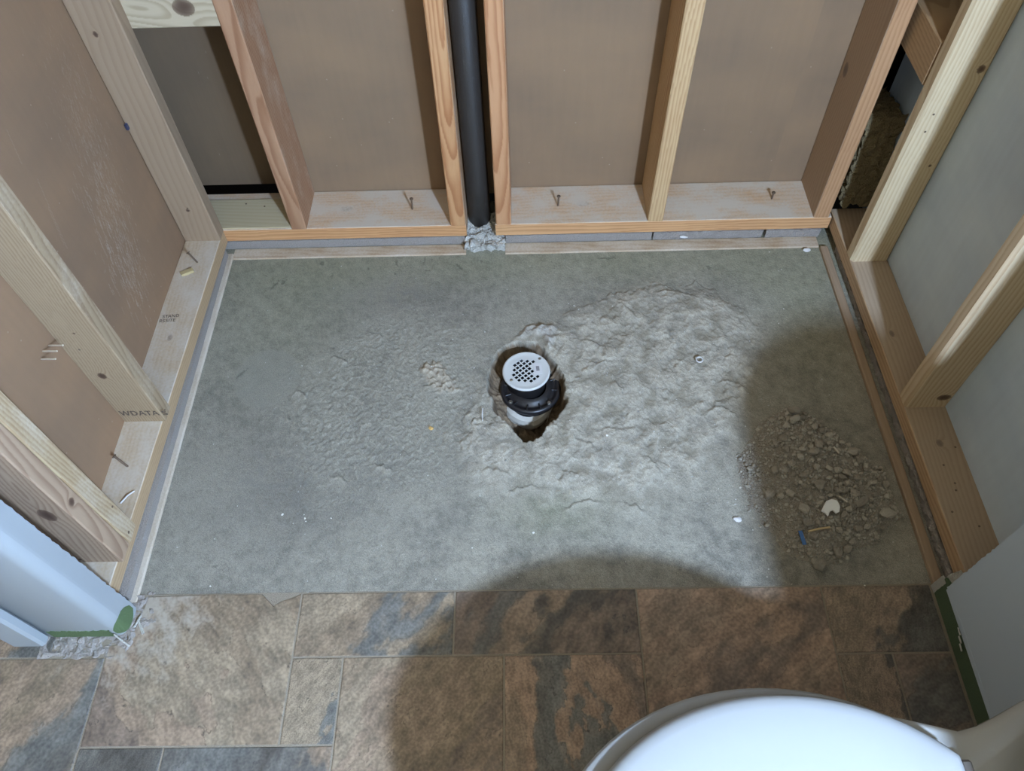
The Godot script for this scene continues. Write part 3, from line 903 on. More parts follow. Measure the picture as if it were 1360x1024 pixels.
	var t2 := lumber("stud", "fine-grained middle stud of the left wall with a stamp at its foot", "stud", Vector3(-0.8095, PLATE_TOP, 0.5455), Vector3(0, 1, 0.015).normalized(), Vector3(0, -0.015, 1).normalized(), 0.089, 0.038, H, wL2)
	var t3 := lumber("stud", "pale striped left-wall stud doubled behind the knotty one", "stud", Vector3(-0.8085, PLATE_TOP, 0.8175), Vector3.UP, Vector3.BACK, 0.089, 0.038, H, wL3)
	var t4 := lumber("stud", "knotty curved-grain stud next to the white wall end", "stud", Vector3(-0.8105, PLATE_TOP, 0.8555), Vector3.UP, Vector3.BACK, 0.089, 0.038, H, wL4)
	var wPL := wood(214, 0.038, 0.089, 1.0, rgb8(184, 156, 120), rgb8(152, 120, 88), Vector2(0.1, 0.08), Vector2(0.02, 0.02), 0.007, [[1, 0.0, 0.34, 0.006, 0.6]], [0.0, 0.72, 0.0, 0.0], 0.7)
	var pl := lumber("bottom_plate", "dusty bottom plate along the left wall", "plate", Vector3(-0.8075, 0.046, 0.0), Vector3(-0.0165, 0, 1).normalized(), Vector3(1, 0, 0.0165).normalized(), 0.038, 0.089, 0.922, wPL)
	# --- right wall, 2 x 4 framing
	var wR1 := wood(215, 0.089, 0.038, 1.0, rgb8(206, 186, 150), rgb8(170, 136, 100), Vector2(-0.12, 0.03), Vector2(0.02, 0.0), 0.008, [[0, 0.028, 0.50, 0.007, 0.8], [0, 0.026, 0.28, 0.003, 0.8]], [0.0, 0.0, 0.0, 0.0], 0.7)
	var wR2 := wood(216, 0.089, 0.038, 1.0, rgb8(206, 184, 150), rgb8(164, 128, 92), Vector2(-0.10, 0.05), Vector2(0.02, 0.0), 0.009, [[0, 0.022, 0.035, 0.014, 1.4]], [0.0, 0.0, 0.0, 0.0], 0.7)
	var r1 := lumber("stud", "right-wall stud nearest the rear corner, half in sunless shade", "stud", Vector3(0.8085, PLATE_TOP, 0.1325), Vector3.UP, Vector3.BACK, 0.089, 0.038, H, wR1, "", 1.0, 0.006)
	var r2 := lumber("stud", "right-wall stud above the rubble with a dark knot at its foot", "stud", Vector3(0.8135, PLATE_TOP, 0.5455), Vector3.UP, Vector3.BACK, 0.089, 0.038, H, wR2, "", 1.0, 0.006)
	r1.set_meta("label", "right-wall stud nearest the rear corner, pale with rounded edge")
	var wPR := wood(217, 0.038, 0.089, 1.0, rgb8(190, 160, 124), rgb8(150, 116, 84), Vector2(-0.03, 0.04), Vector2(0.0, 0.05), 0.009, [[3, 0.0, 0.68, 0.007, 0.8], [3, 0.012, 0.40, 0.005, 0.5]], [0.0, 0.0, 0.0, -0.5], 0.9)
	var pr := lumber("bottom_plate", "brown bottom plate along the right wall above the rubble", "plate", Vector3(0.8065, 0.046, -0.03), Vector3(0.012, 0, 1).normalized(), Vector3(-1, 0, 0.012).normalized(), 0.038, 0.089, 0.985, wPR)
	var wKR := wood(218, 0.089, 0.089, 0.3, rgb8(176, 146, 108), rgb8(136, 102, 70), Vector2(0.1, 0.02), Vector2(0.1, 0.1), 0.009, [], z0, 0.8)
	lumber("blocking", "wood block wedged between the rear right corner studs", "board", Vector3(0.808, 0.552, -0.14), Vector3.BACK, Vector3.LEFT, 0.089, 0.089, 0.252, wKR, "", 0.3)
	# nail heads that show in the faces
	nail(t1, Vector3(-0.806, 0.172, 0.0336), Vector3.BACK)
	nail(t2, Vector3(-0.7648, 0.083, 0.548), Vector3.RIGHT)
	nail(t2, Vector3(-0.824, 0.317, 0.568), Vector3.BACK)
	nail(t3, Vector3(-0.7638, 0.16, 0.808), Vector3.RIGHT)
	nail(t3, Vector3(-0.7638, 0.082, 0.823), Vector3.RIGHT, 0.004, 0.003)
	nail(t4, Vector3(-0.842, 0.078, 0.8748), Vector3.BACK, 0.004, 0.003)
	nail(r1, Vector3(0.79, 0.47, 0.1518), Vector3.BACK)
	nail(r1, Vector3(0.79, 0.43, 0.1518), Vector3.BACK)
	for q in [[0.806, 0.70], [0.815, 0.74], [0.812, 0.755], [0.79, 0.80], [0.83, 0.83], [0.842, 0.66]]:
		nail(pr, Vector3(q[0], PLATE_TOP + 0.0003, q[1]), Vector3.UP)
	# mill stamps
	stamp(pl, "STAND", Vector3(-0.846, PLATE_TOP + 0.0003, 0.286), Vector3(1, 0, -0.07), Vector3(0, 1, 0), 0.009)
	stamp(pl, "RSSITE", Vector3(-0.850, PLATE_TOP + 0.0003, 0.299), Vector3(1, 0, -0.07), Vector3(0, 1, 0), 0.009)
	stamp(t2, "WDATA S", Vector3(-0.848, 0.084, 0.5655), Vector3(1, -0.02, 0), Vector3(0, 0, 1), 0.017)

func stamp(parent: Node3D, text: String, at: Vector3, right: Vector3, out: Vector3, height: float) -> void:
	var m := TextMesh.new()
	m.text = text
	m.font_size = 32
	m.pixel_size = height / 24.0
	m.depth = 0.0004
	m.horizontal_alignment = HORIZONTAL_ALIGNMENT_LEFT
	m.vertical_alignment = VERTICAL_ALIGNMENT_BOTTOM
	var x := right.normalized()
	var t := Transform3D(Basis(x, out.cross(x).normalized(), out), at)
	put("ink_stamp", m, plain(rgb8(92, 78, 66), 0.9), parent, parent.transform.affine_inverse() * t)

# ------------------------------------------------------------------ painted wall ends
func profile_wall(outline: Array, y0: float, y1: float, jag_from: int, jag_to: int) -> ArrayMesh:
	# outline of (x, z), pulled up; points jag_from..jag_to wander a little with height (a torn edge)
	var st := start()
	var n := outline.size()
	var ys := []
	var y := y0
	while y < minf(0.8, y1):
		ys.append(y)
		y += 0.006
	ys.append(0.8)
	ys.append(y1)
	var area := 0.0
	for i in n:
		area += outline[i].cross(outline[(i + 1) % n])
	var at := func(i: int, yy: float) -> Vector3:
		var p: Vector2 = outline[i]
		if i >= jag_from and i <= jag_to:
			p.y += 0.0022 * na.get_noise_2d(yy * 140.0, i * 3.0) + 0.0015 * nb.get_noise_2d(yy * 500.0, i * 9.0)
		return Vector3(p.x, yy, p.y)
	for k in ys.size() - 1:
		for i in n:
			var j := (i + 1) % n
			var sg := 1 if (i > jag_to + 1 and i < n - 2) else -1
			var a: Vector3 = at.call(i, ys[k])
			var b: Vector3 = at.call(j, ys[k])
			var c: Vector3 = at.call(j, ys[k + 1])
			var d: Vector3 = at.call(i, ys[k + 1])
			if area > 0.0:
				quad(st, b, a, d, c, Vector2.ZERO, Vector2.ZERO, Vector2.ZERO, Vector2.ZERO, sg)
			else:
				quad(st, a, b, c, d, Vector2.ZERO, Vector2.ZERO, Vector2.ZERO, Vector2.ZERO, sg)
	var pts := PackedVector2Array(outline)
	var tris := Geometry2D.triangulate_polygon(pts)
	for i in range(0, tris.size(), 3):
		face(st, [at.call(tris[i], y0), at.call(tris[i + 1], y0), at.call(tris[i + 2], y0)], Vector3.DOWN)
	return done(st)

func torn_strip(a: Vector3, along: Vector3, length: float, up: float, out: Vector3, seed_: int) -> ArrayMesh:
	# paper face with a torn top edge, a hair proud of the wall
	var st := start()
	var n := 40
	for i in n:
		var t0 := float(i) / n
		var t1 := float(i + 1) / n
		var h0 := up * (1.0 + 0.12 * nb.get_noise_2d(t0 * 30.0, seed_) + 0.15 * na.get_noise_2d(t0 * 7.0, seed_))
		var h1 := up * (1.0 + 0.12 * nb.get_noise_2d(t1 * 30.0, seed_) + 0.15 * na.get_noise_2d(t1 * 7.0, seed_))
		var p0 := a + along * length * t0
		var p1 := a + along * length * t1
		face(st, [p0, p1, p1 + Vector3.UP * h1, p0 + Vector3.UP * h0], out)
		face(st, [p0 + Vector3.UP * h0, p1 + Vector3.UP * h1, p1 + Vector3.UP * h1 - out * 0.002, p0 + Vector3.UP * h0 - out * 0.002], Vector3.UP)
	return done(st)

func build_wall_ends() -> void:
	# left: drywall-wrapped wall end with a bullnose corner
	var o: Array = [Vector2(-0.765, 0.942), Vector2(-0.7505, 0.940)]
	for i in 9:
		var a := PI / 2 * i / 8.0
		o.append(Vector2(-0.7505 - 0.022 + 0.022 * cos(a), 0.993 - 0.022 + 0.022 * sin(a)))
	o.append_array([Vector2(-1.0, 0.994), Vector2(-1.0, 0.978), Vector2(-0.785, 0.975)])
	var wl := base("wall_left_end")
	tag(wl, "white painted drywall end with a rounded corner at lower left", "wall", "", "structure")
	put("drywall", profile_wall(o, 0.0, 2.42, 0, 1), mats.white_wall, wl)
	put("green_paper", torn_strip(Vector3(-0.888, 0.004, 0.9946), Vector3(1, 0, 0), 0.116, 0.030, Vector3(0, 0, 1), 3), mats.green_paper, wl)
	var gp := start()
	var rim := [Vector2(0.958, 0.045), Vector2(0.962, 0.018), Vector2(0.970, 0.006), Vector2(0.984, 0.003), Vector2(0.993, 0.010), Vector2(0.995, 0.028), Vector2(0.988, 0.042), Vector2(0.975, 0.050)]
	# the corner patch follows the bullnose
	var curve := func(zz: float) -> Vector3:
		var s := clampf((zz - 0.971) / 0.0346, 0.0, 1.0) * PI / 2
		if zz <= 0.971:
			return Vector3(-0.7499, 0, zz)
		return Vector3(-0.7725 + 0.0226 * cos(s), 0, 0.971 + 0.0226 * sin(s))
	for i in 14:
		var za := lerpf(0.946, 1.0, i / 14.0)
		var zb := lerpf(0.946, 1.0, (i + 1) / 14.0)
		var fa := sin(PI * clampf(i / 14.0, 0.02, 0.98))
		var fb := sin(PI * clampf((i + 1) / 14.0, 0.02, 0.98))
		var ta := 0.022 + 0.036 * pow(fa, 0.5) + 0.003 * nb.get_noise_1d(za * 900)
		var tb := 0.022 + 0.036 * pow(fb, 0.5) + 0.003 * nb.get_noise_1d(zb * 900)
		var la := 0.020 - 0.016 * pow(fa, 0.5)
		var lb := 0.020 - 0.016 * pow(fb, 0.5)
		var A: Vector3 = curve.call(za)
		var B: Vector3 = curve.call(zb)
		face(gp, [A + Vector3.UP * la, B + Vector3.UP * lb, B + Vector3.UP * tb, A + Vector3.UP * ta], Vector3(1, 0, 0.5))
	put("green_paper", done(gp), mats.green_paper, wl)
	put("paper_scrap", slab([Vector2(0, 0), Vector2(0.004, 0), Vector2(0.006, 0.03), Vector2(0.001, 0.032)], 0.0, 0.003, 0.0008), mats.gypsum, wl, Transform3D(Basis(Vector3(1, 0, 0), 0.12) * Basis(Vector3(0, 1, 0), 0.5), Vector3(-0.742, 0.004, 0.965)))
	put("paper_scrap", slab([Vector2(0, 0), Vector2(0.003, 0.001), Vector2(0.004, 0.024), Vector2(0.0, 0.026)], 0.0, 0.003, 0.0008), mats.gypsum, wl, Transform3D(Basis(Vector3(0, 1, 0), -0.35), Vector3(-0.737, 0.004, 0.955)))
	put("paper_scrap", slab([Vector2(0, 0), Vector2(0.003, 0.0), Vector2(0.003, 0.036), Vector2(0.0, 0.036)], 0.0, 0.002, 0.0006), mats.gypsum, wl, Transform3D(Basis(Vector3(0, 1, 0), 1.0) * Basis(Vector3(1, 0, 0), 0.35), Vector3(-0.768, 0.024, 0.9985)))
	# white door casing beyond it, hung a little above the floor
	var ca := base("trim_1")
	tag(ca, "white door casing whose foot hangs above the floor at lower left", "trim", "", "structure")
	var cs := start()
	add_board(cs, 0.062, 0.022, 2.1, 0.005, 1.0)
	put("casing", done(cs), mats.white_wall, ca, Transform3D(Basis.IDENTITY, Vector3(-0.919, 0.022, 1.0055)))
	# right: double drywall with a torn lower edge
	var wr := base("wall_right_end")
	tag(wr, "grey painted drywall at right with its torn green paper base", "wall", "", "structure")
	put("drywall", profile_wall([Vector2(0.763, 0.946), Vector2(0.7505, 0.944), Vector2(0.7385, 0.942), Vector2(0.7385, 2.93), Vector2(0.763, 2.93)], 0.055, 2.42, 0, 2), mats.grey_wall, wr)
	put("backing", box_mesh(Vector3(0.02, 0.056, 1.95), 0.001), speckled(rgb8(82, 100, 72), 0.85, 0.05, 7.0), wr, Transform3D(Basis.IDENTITY, Vector3(0.7505, 0.0295, 1.90)))
	put("torn_paper", torn_strip(Vector3(0.7383, 0.05, 0.945), Vector3(0, 0, 1), 0.5, 0.012, Vector3(-1, 0, 0), 8), mats.grey_wall, wr)
	put("drywall_scrap", rough_block(Vector3(0.020, 0.028, 0.020), 0.002, 5, 0.005), mats.gypsum, wr, Transform3D(Basis(Vector3(0, 1, 0), 0.3), Vector3(0.757, 0.045, 0.930)))
	put("drywall_scrap", rough_block(Vector3(0.004, 0.05, 0.022), 0.001, 15, 0.005), mats.gypsum, wr, Transform3D(Basis(Vector3(0, 1, 0), 0.2), Vector3(0.742, 0.002, 0.930)))
	for i in 3:
		put("paper_scrap", rough_block(Vector3(0.002, 0.006, 0.012), 0.001, 25 + i, 0.003), mats.gypsum, wr, Transform3D(Basis(Vector3(0, 0, 1), 0.4), Vector3(0.737, 0.048 - i * 0.006, 1.02 + i * 0.012)))

# ------------------------------------------------------------------ pipe and insulation
func build_pipe() -> void:
	var p := base("drain_pipe", Vector3(-0.121, 0.012, -0.072))
	tag(p, "black iron waste pipe standing between two orange studs", "pipe")
	put("pipe_body", lathe([Vector2(0.0, 0.0), Vector2(0.0285, 0.0), Vector2(0.0285, 0.10), Vector2(0.0292, 0.104), Vector2(0.0292, 0.118), Vector2(0.0283, 0.122), Vector2(0.0283, 2.4), Vector2(0.0, 2.4)], 36, true, 0.01), mats.iron, p)
	# fibreglass stuffed in the right corner
	tag(put("insulation_batt", rough_block(Vector3(0.076, 0.235, 0.13), 0.013, 70, 0.006), mats.insulation, null, Transform3D(Basis(Vector3(1, 0, 0), -0.12), Vector3(0.810, 0.085, -0.075))), "dusty yellow fibreglass batt stuffed into the rear right corner", "insulation")
	tag(put("gypsum_board", sheet(Vector3(0.752, 0.08, -0.205), Vector3(0.1, 0, 0), Vector3(0, 1.4, 0), Vector3(0, 0, -0.0127)), plain(rgb8(176, 172, 168), 0.9)), "dim grey board behind the batt in the rear right corner", "board")

# ------------------------------------------------------------------ floor drain
func build_drain() -> void:
	var d := base("floor_drain", Vector3(-0.008, 0.0, 0.420))
	tag(d, "round floor drain with a white grate standing in the broken hole", "drain")
	# grate: disc with square holes, cut from a grid turned by 40 degrees
	var st := start()
	var R := 0.0535
	var c := 0.0021     # half of one cell unit
	var pitch := 0.00945
	var hole := 0.0036
	var ang := deg_to_rad(51.0)
	var holes := []
	for i in range(-4, 5):
		for j in range(-4, 5):
			var q := Vector2(i, j) * pitch
			q = q.rotated(ang)
			if q.length() < 0.034 and not (q.x > 0.0145 and q.y > -0.023 and q.y < 0.013):
				holes.append(Vector2(i, j))
	# cells of the turned grid: solid cells get a top and, next to holes, walls
	var outer := []
	for k in 64:
		outer.append(Vector2(cos(TAU * k / 64), sin(TAU * k / 64)) * 0.0405)
	var y1 := 0.021
	var y0 := 0.0192
	var v3 := func(p: Vector2, y: float) -> Vector3:
		return Vector3(p.x, y, p.y)
	# inner field as fine squares of half pitch: square hole and bars between
	var half := pitch / 2.0
	var lim := 5
	for i in range(-lim, lim + 1):
		for j in range(-lim, lim + 1):
			# split each pitch cell in hole part (width 2*hole) and bar part
			var cx0 := i * pitch - hole
			var cx1 := i * pitch + hole
			var cx2 := (i + 1) * pitch - hole
			var cz0 := j * pitch - hole
			var cz1 := j * pitch + hole
			var cz2 := (j + 1) * pitch - hole
			var is_hole := holes.has(Vector2(i, j))
			for r in [[cx0, cx1, cz0, cz1, is_hole], [cx1, cx2, cz0, cz1, false], [cx0, cx1, cz1, cz2, false], [cx1, cx2, cz1, cz2, false]]:
				var cs := [Vector2(r[0], r[2]).rotated(ang), Vector2(r[1], r[2]).rotated(ang), Vector2(r[1], r[3]).rotated(ang), Vector2(r[0], r[3]).rotated(ang)]
				if r[4]:
					for e in 4:
						var a: Vector2 = cs[e]
						var b: Vector2 = cs[(e + 1) % 4]
						var mid: Vector2 = (cs[0] + cs[2]) / 2.0 - (a + b) / 2.0
						face(st, [v3.call(a, y0), v3.call(b, y0), v3.call(b, y1), v3.call(a, y1)], Vector3(mid.x, 0, mid.y))
					continue
				var pg := PackedVector2Array(cs)
				var clipped := Geometry2D.intersect_polygons(pg, PackedVector2Array(outer))
				for poly in clipped:
					var vs := []
					var vb := []
					for p in poly:
						vs.append(v3.call(p, y1))
						vb.append(v3.call(p, y0))
					face(st, vs, Vector3.UP)
					face(st, vb, Vector3.DOWN)
	put("grate", done(st), mats.grate, d)
	put("grate_rim", lathe([Vector2(0.0402, 0.0185), Vector2(0.047, 0.0165), Vector2(R, 0.0175), Vector2(R, 0.0195), Vector2(R - 0.0016, 0.0218), Vector2(R - 0.004, 0.0222), Vector2(R - 0.006, 0.0212), Vector2(0.0402, 0.021)], 64), mats.grate, d)
	for q in [Vector2(0.031, -0.033), Vector2(-0.033, 0.025)]:
		put("screw", lathe([Vector2(0.0036, 0.020), Vector2(0.0036, 0.0216), Vector2(0.0028, 0.0224), Vector2(0.0012, 0.0222), Vector2(0.0, 0.0212)], 14), mats.steel, d, Transform3D(Basis.IDENTITY, Vector3(q.x, 0, q.y)))
	var lab := put("label_sticker", box_mesh(Vector3(0.019, 0.0006, 0.030), 0.0002), plain(rgb8(206, 204, 202), 0.6), d, Transform3D(Basis(Vector3(0, 1, 0), deg_to_rad(3)), Vector3(0.0262, 0.0216, -0.005)))
	var bars := start()
	for i in 7:
		add_box(bars, Vector3(-0.0035 + i * 0.0011, 0.0005, 0.0), Vector3(0.0006 + 0.0003 * (i % 2), 0.0004, 0.013), 0.0)
	put("barcode", done(bars), plain(rgb8(120, 116, 118), 0.8), lab)
	put("throat", lathe([Vector2(0.041, -0.04), Vector2(0.0415, 0.0165), Vector2(0.046, 0.0165), Vector2(0.046, 0.004), Vector2(0.0435, 0.0), Vector2(0.0435, -0.04)], 40), mats.black_plastic, d)
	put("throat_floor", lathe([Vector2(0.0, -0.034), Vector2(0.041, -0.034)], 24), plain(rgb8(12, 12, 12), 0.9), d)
	# clamping ring with raised rim and bolts
	var ring_at := Transform3D(Basis.IDENTITY, Vector3(0.009, 0.0, 0.012))
	put("clamp_ring", lathe([Vector2(0.036, -0.040), Vector2(0.066, -0.042), Vector2(0.069, -0.036), Vector2(0.069, -0.030), Vector2(0.066, -0.0265), Vector2(0.060, -0.0265), Vector2(0.057, -0.031), Vector2(0.050, -0.031), Vector2(0.046, -0.024), Vector2(0.036, -0.022)], 56), mats.black_plastic, d, ring_at)
	for i in 12:
		var a := TAU * i / 12.0 + 0.15
		put("ring_rib", box_mesh(Vector3(0.014, 0.006, 0.003), 0.0006), mats.black_plastic, d, Transform3D(Basis(Vector3(0, 1, 0), -a), Vector3(0.009 + cos(a) * 0.0545, -0.0285, 0.012 + sin(a) * 0.0545)))
	for i in 4:
		var a := deg_to_rad(48.0 + 90.0 * i)
		put("bolt", lathe([Vector2(0.005, -0.03), Vector2(0.005, -0.023), Vector2(0.0038, -0.0215), Vector2(0.0, -0.0215)], 6, false), mats.steel, d, Transform3D(Basis.IDENTITY, Vector3(0.009 + cos(a) * 0.061, 0.0, 0.012 + sin(a) * 0.061)))
	put("lower_flange", lathe([Vector2(0.04, -0.056), Vector2(0.062, -0.055), Vector2(0.064, -0.050), Vector2(0.064, -0.044), Vector2(0.04, -0.043)], 48), mats.black_plastic, d, ring_at)
	# grey plastic wrapped round the pipe below
	var wrap := start()
	var nn := 56
	var lv := [[0.050, -0.047], [0.060, -0.051], [0.064, -0.062], [0.064, -0.074], [0.058, -0.086], [0.050, -0.10], [0.044, -0.12]]
	var at := func(i: int, j: int) -> Vector3:
		var a := TAU * j / nn
		var fold := 0.06 * sin(a * 5.0 + lv[i][1] * 60.0) * smoothstep(-0.05, -0.10, lv[i][1]) + 0.05 * nb.get_noise_3d(cos(a) * 2.0, lv[i][1] * 40.0, sin(a) * 2.0)
		var r: float = lv[i][0] * (1.0 + fold)
		return Vector3(cos(a) * r * 0.95, lv[i][1] + 0.005 * sin(a * 3.0 + 0.6), sin(a) * r * 1.03)
	for i in lv.size() - 1:
		for j in nn:
			quad(wrap, at.call(i, j), at.call(i + 1, j), at.call(i + 1, (j + 1) % nn), at.call(i, (j + 1) % nn))
	put("plastic_wrap", done(wrap), plain(rgb8(184, 178, 166), 0.45), d, Transform3D(Basis.IDENTITY, Vector3(0.001, 0.0, 0.025)))
	put("wrap_fold", sheet(Vector3(0.044, -0.095, 0.066), Vector3(0.003, 0, -0.008), Vector3(0.006, 0.045, 0.0), Vector3(0.0012, 0, 0.001)), plain(rgb8(206, 200, 188), 0.5), d)

# ------------------------------------------------------------------ rubble pile
var HEAP := PackedVector2Array([Vector2(0.55, 0.52), Vector2(0.48, 0.565), Vector2(0.416, 0.625), Vector2(0.41, 0.695), Vector2(0.435, 0.779), Vector2(0.492, 0.862), Vector2(0.545, 0.888), Vector2(0.60, 0.865), Vector2(0.66, 0.83), Vector2(0.714, 0.80), Vector2(0.731, 0.768), Vector2(0.715, 0.69), Vector2(0.68, 0.61), Vector2(0.62, 0.555)])

func mound(p: Vector2) -> float:
	var d := inside(p + Vector2(na.get_noise_2d(p.x * 12.0, p.y * 12.0), nb.get_noise_2d(p.x * 12.0, p.y * 12.0)) * 0.02, HEAP)
	if d <= 0.0:
		return 0.0
	var thick := lerpf(0.010, 0.036, smoothstep(0.44, 0.56, p.x))
	return thick * (1.0 - exp(-d / 0.035))

func lump(seed_: int, flat := 0.75) -> ArrayMesh:
	# an angular stone of unit size: icosphere pulled about and cut by a few planes
	var r := RandomNumberGenerator.new()
	r.seed = seed_
	var g := (1.0 + sqrt(5.0)) / 2.0
	var v := [Vector3(-1, g, 0), Vector3(1, g, 0), Vector3(-1, -g, 0), Vector3(1, -g, 0), Vector3(0, -1, g), Vector3(0, 1, g), Vector3(0, -1, -g), Vector3(0, 1, -g), Vector3(g, 0, -1), Vector3(g, 0, 1), Vector3(-g, 0, -1), Vector3(-g, 0, 1)]
	var f := [[0, 11, 5], [0, 5, 1], [0, 1, 7], [0, 7, 10], [0, 10, 11], [1, 5, 9], [5, 11, 4], [11, 10, 2], [10, 7, 6], [7, 1, 8], [3, 9, 4], [3, 4, 2], [3, 2, 6], [3, 6, 8], [3, 8, 9], [4, 9, 5], [2, 4, 11], [6, 2, 10], [8, 6, 7], [9, 8, 1]]
	var planes := []
	for i in 9:
		planes.append([Vector3(r.randfn(), r.randfn(), r.randfn()).normalized(), r.randf_range(0.48, 0.8)])
	var shape := func(p: Vector3) -> Vector3:
		var q := p.normalized()
		q *= 1.0 + 0.28 * na.get_noise_3d(q.x * 1.5 + seed_ * 3.1, q.y * 1.5, q.z * 1.5)
		for pl in planes:
			var over: float = q.dot(pl[0]) - pl[1]
			if over > 0.0:
				q -= pl[0] * over * 0.9
		q *= 1.0 + 0.10 * nb.get_noise_3d(q.x * 5.0 + seed_, q.y * 5.0, q.z * 5.0)
		return Vector3(q.x, q.y * flat, q.z)
	var st := start()
	for t in f:
		var a: Vector3 = v[t[0]]
		var b: Vector3 = v[t[1]]
		var c: Vector3 = v[t[2]]
		var ab := (a + b) / 2.0
		var bc := (b + c) / 2.0
		var ca := (c + a) / 2.0
		for s in [[a, ab, ca], [ab, b, bc], [ca, bc, c], [ab, bc, ca]]:
			var p: Vector3 = shape.call(s[0])
			var q: Vector3 = shape.call(s[1])
			var w: Vector3 = shape.call(s[2])
			face(st, [p, q, w], p + q + w)
	return done(st)

func build_rubble() -> void:
	var pile := base("rubble_pile")
	tag(pile, "heap of grey-brown mortar rubble and grit by the right wall", "rubble", "", "stuff")
	var st := start()
	var n := 76
	var o := Vector2(0.40, 0.50)
	var s := 0.40 / n
	var at := func(i: int, j: int) -> Vector3:
		var p := o + Vector2(i, j) * s
		var m := mound(p)
		return Vector3(p.x, m - 0.003 + (0.004 * nb.get_noise_2d(p.x * 60, p.y * 60) + 0.003 * nc.get_noise_2d(p.x * 150, p.y * 150)) * smoothstep(0.0, 0.008, m), p.y)
	for i in n:
		for j in n:
			if at.call(i, j).y > -0.0029 or at.call(i + 1, j + 1).y > -0.0029:
				if o.x + i * s > 0.73:
					continue
				quad(st, at.call(i, j), at.call(i, j + 1), at.call(i + 1, j + 1), at.call(i + 1, j), Vector2.ZERO, Vector2.ZERO, Vector2.ZERO, Vector2.ZERO, 1)
	var soil := speckled(rgb8(168, 158, 142), 1.0, 0.5, 8.0)
	put("mound", done(st), soil, pile)
	var shapes := []
	for i in 8:
		shapes.append(lump(300 + i, 0.7))
	# grit
	var r := RandomNumberGenerator.new()
	r.seed = 99
	for kind in 4:
		var mm := MultiMesh.new()
		mm.transform_format = MultiMesh.TRANSFORM_3D
		mm.use_colors = true
		mm.mesh = shapes[kind]
		var ts := []
		var cs := []
		var tries := 0
		while ts.size() < [1700, 1700, 900, 420][kind] and tries < 60000:
			tries += 1
			var p := Vector2(r.randf_range(0.39, 0.73), r.randf_range(0.50, 0.93))
			var m := mound(p)
			var chance := smoothstep(0.0, 0.006, m) * 0.9 + 0.10 * exp(-pow((p - Vector2(0.56, 0.73)).length() / 0.2, 4.0))
			if r.randf() > chance or (kind == 3 and (m < 0.004 or (p.x < 0.5 and r.randf() < 0.6))):
				continue
			var big: float = r.randf()
			var size := lerpf(0.0011, 0.0038, big * big * big) if kind < 3 else lerpf(0.0030, 0.0056, big)
			var b := Basis.from_euler(Vector3(r.randf() * TAU, r.randf() * TAU, r.randf() * TAU)).scaled(Vector3.ONE * size)
			ts.append(Transform3D(b, Vector3(p.x, m + size * 0.2 - 0.0025, p.y)))
			var k := r.randf_range(0.75, 1.2)
			cs.append(Color(0.40 * k, 0.365 * k, 0.30 * k))
		mm.instance_count = ts.size()
		for i in ts.size():
			mm.set_instance_transform(i, ts[i])
			mm.set_instance_color(i, cs[i])
		var gm := plain(Color.WHITE, 1.0)
		gm.vertex_color_use_as_albedo = true
		var mi := MultiMeshInstance3D.new()
		mi.name = numbered("grit", pile)
		mi.multimesh = mm
		mi.material_override = gm
		mi.set_meta("kind", "stuff")
		pile.add_child(mi, true)
	# lumps that can be picked out one by one
	var stone := [speckled(rgb8(180, 170, 154), 1.0, 0.3, 12.0), speckled(rgb8(164, 155, 140), 1.0, 0.3, 12.0), speckled(rgb8(194, 185, 168), 1.0, 0.3, 12.0)]
	var placed := []
	var tries := 0
	while placed.size() < 120 and tries < 20000:
		tries += 1
		var p := Vector2(r.randf_range(0.44, 0.725), r.randf_range(0.52, 0.90))
		var m := mound(p)
		var w := smoothstep(0.001, 0.010, m) * (0.2 if p.x < 0.50 else 1.0)
		if r.randf() > w:
			continue
		var size: float = lerpf(0.0048, 0.0125, pow(r.randf(), 1.5))
		var ok := true
		for q in placed:
			if (q[0] - p).length() < (q[1] + size) * 0.85:
				ok = false
				break
		if not ok:
			continue
		placed.append([p, size])
		var b := Basis.from_euler(Vector3(r.randf_range(-0.5, 0.5), r.randf() * TAU, r.randf_range(-0.5, 0.5))).scaled(Vector3(size * r.randf_range(0.9, 1.3), size, size * r.randf_range(0.8, 1.1)))
		var lm := put("mortar_lump", shapes[r.randi() % 8], stone[r.randi() % 3], null, Transform3D(b, Vector3(p.x, m + size * 0.5, p.y)))
		tag(lm, "small grey-brown mortar lump lying in the rubble heap", "lump", "small mortar lumps in the rubble heap")
	# the ones that stand out
	single_lump("mortar_lump", lump(401, 0.8), stone[2], Vector2(0.553, 0.568), Vector3(0.017, 0.012, 0.010), 0.6, "jagged pale lump at the upper tip of the rubble heap")
	single_lump("mortar_lump", lump(402, 0.9), stone[1], Vector2(0.542, 0.880), Vector3(0.016, 0.015, 0.013), 0.2, "largest rounded lump at the lower edge of the rubble heap")
	single_lump("mortar_lump", lump(403, 0.8), stone[2], Vector2(0.544, 0.662), Vector3(0.011, 0.009, 0.010), 1.2, "rounded tan lump in the upper middle of the rubble heap")
	single_lump("mortar_lump", lump(404, 0.5), stone[1], Vector2(0.568, 0.725), Vector3(0.013, 0.012, 0.012), 2.0, "broad flat lump just above the white chip")
	single_lump("mortar_lump", lump(405, 0.5), stone[2], Vector2(0.690, 0.782), Vector3(0.021, 0.012, 0.012), -0.3, "pale layered lump at the right edge of the rubble heap")
	single_lump("mortar_lump", lump(406, 0.5), stone[1], Vector2(0.640, 0.765), Vector3(0.020, 0.012, 0.009), 0.7, "long dark lump right of the white chip")
	var y := mound(Vector2(0.573, 0.781))
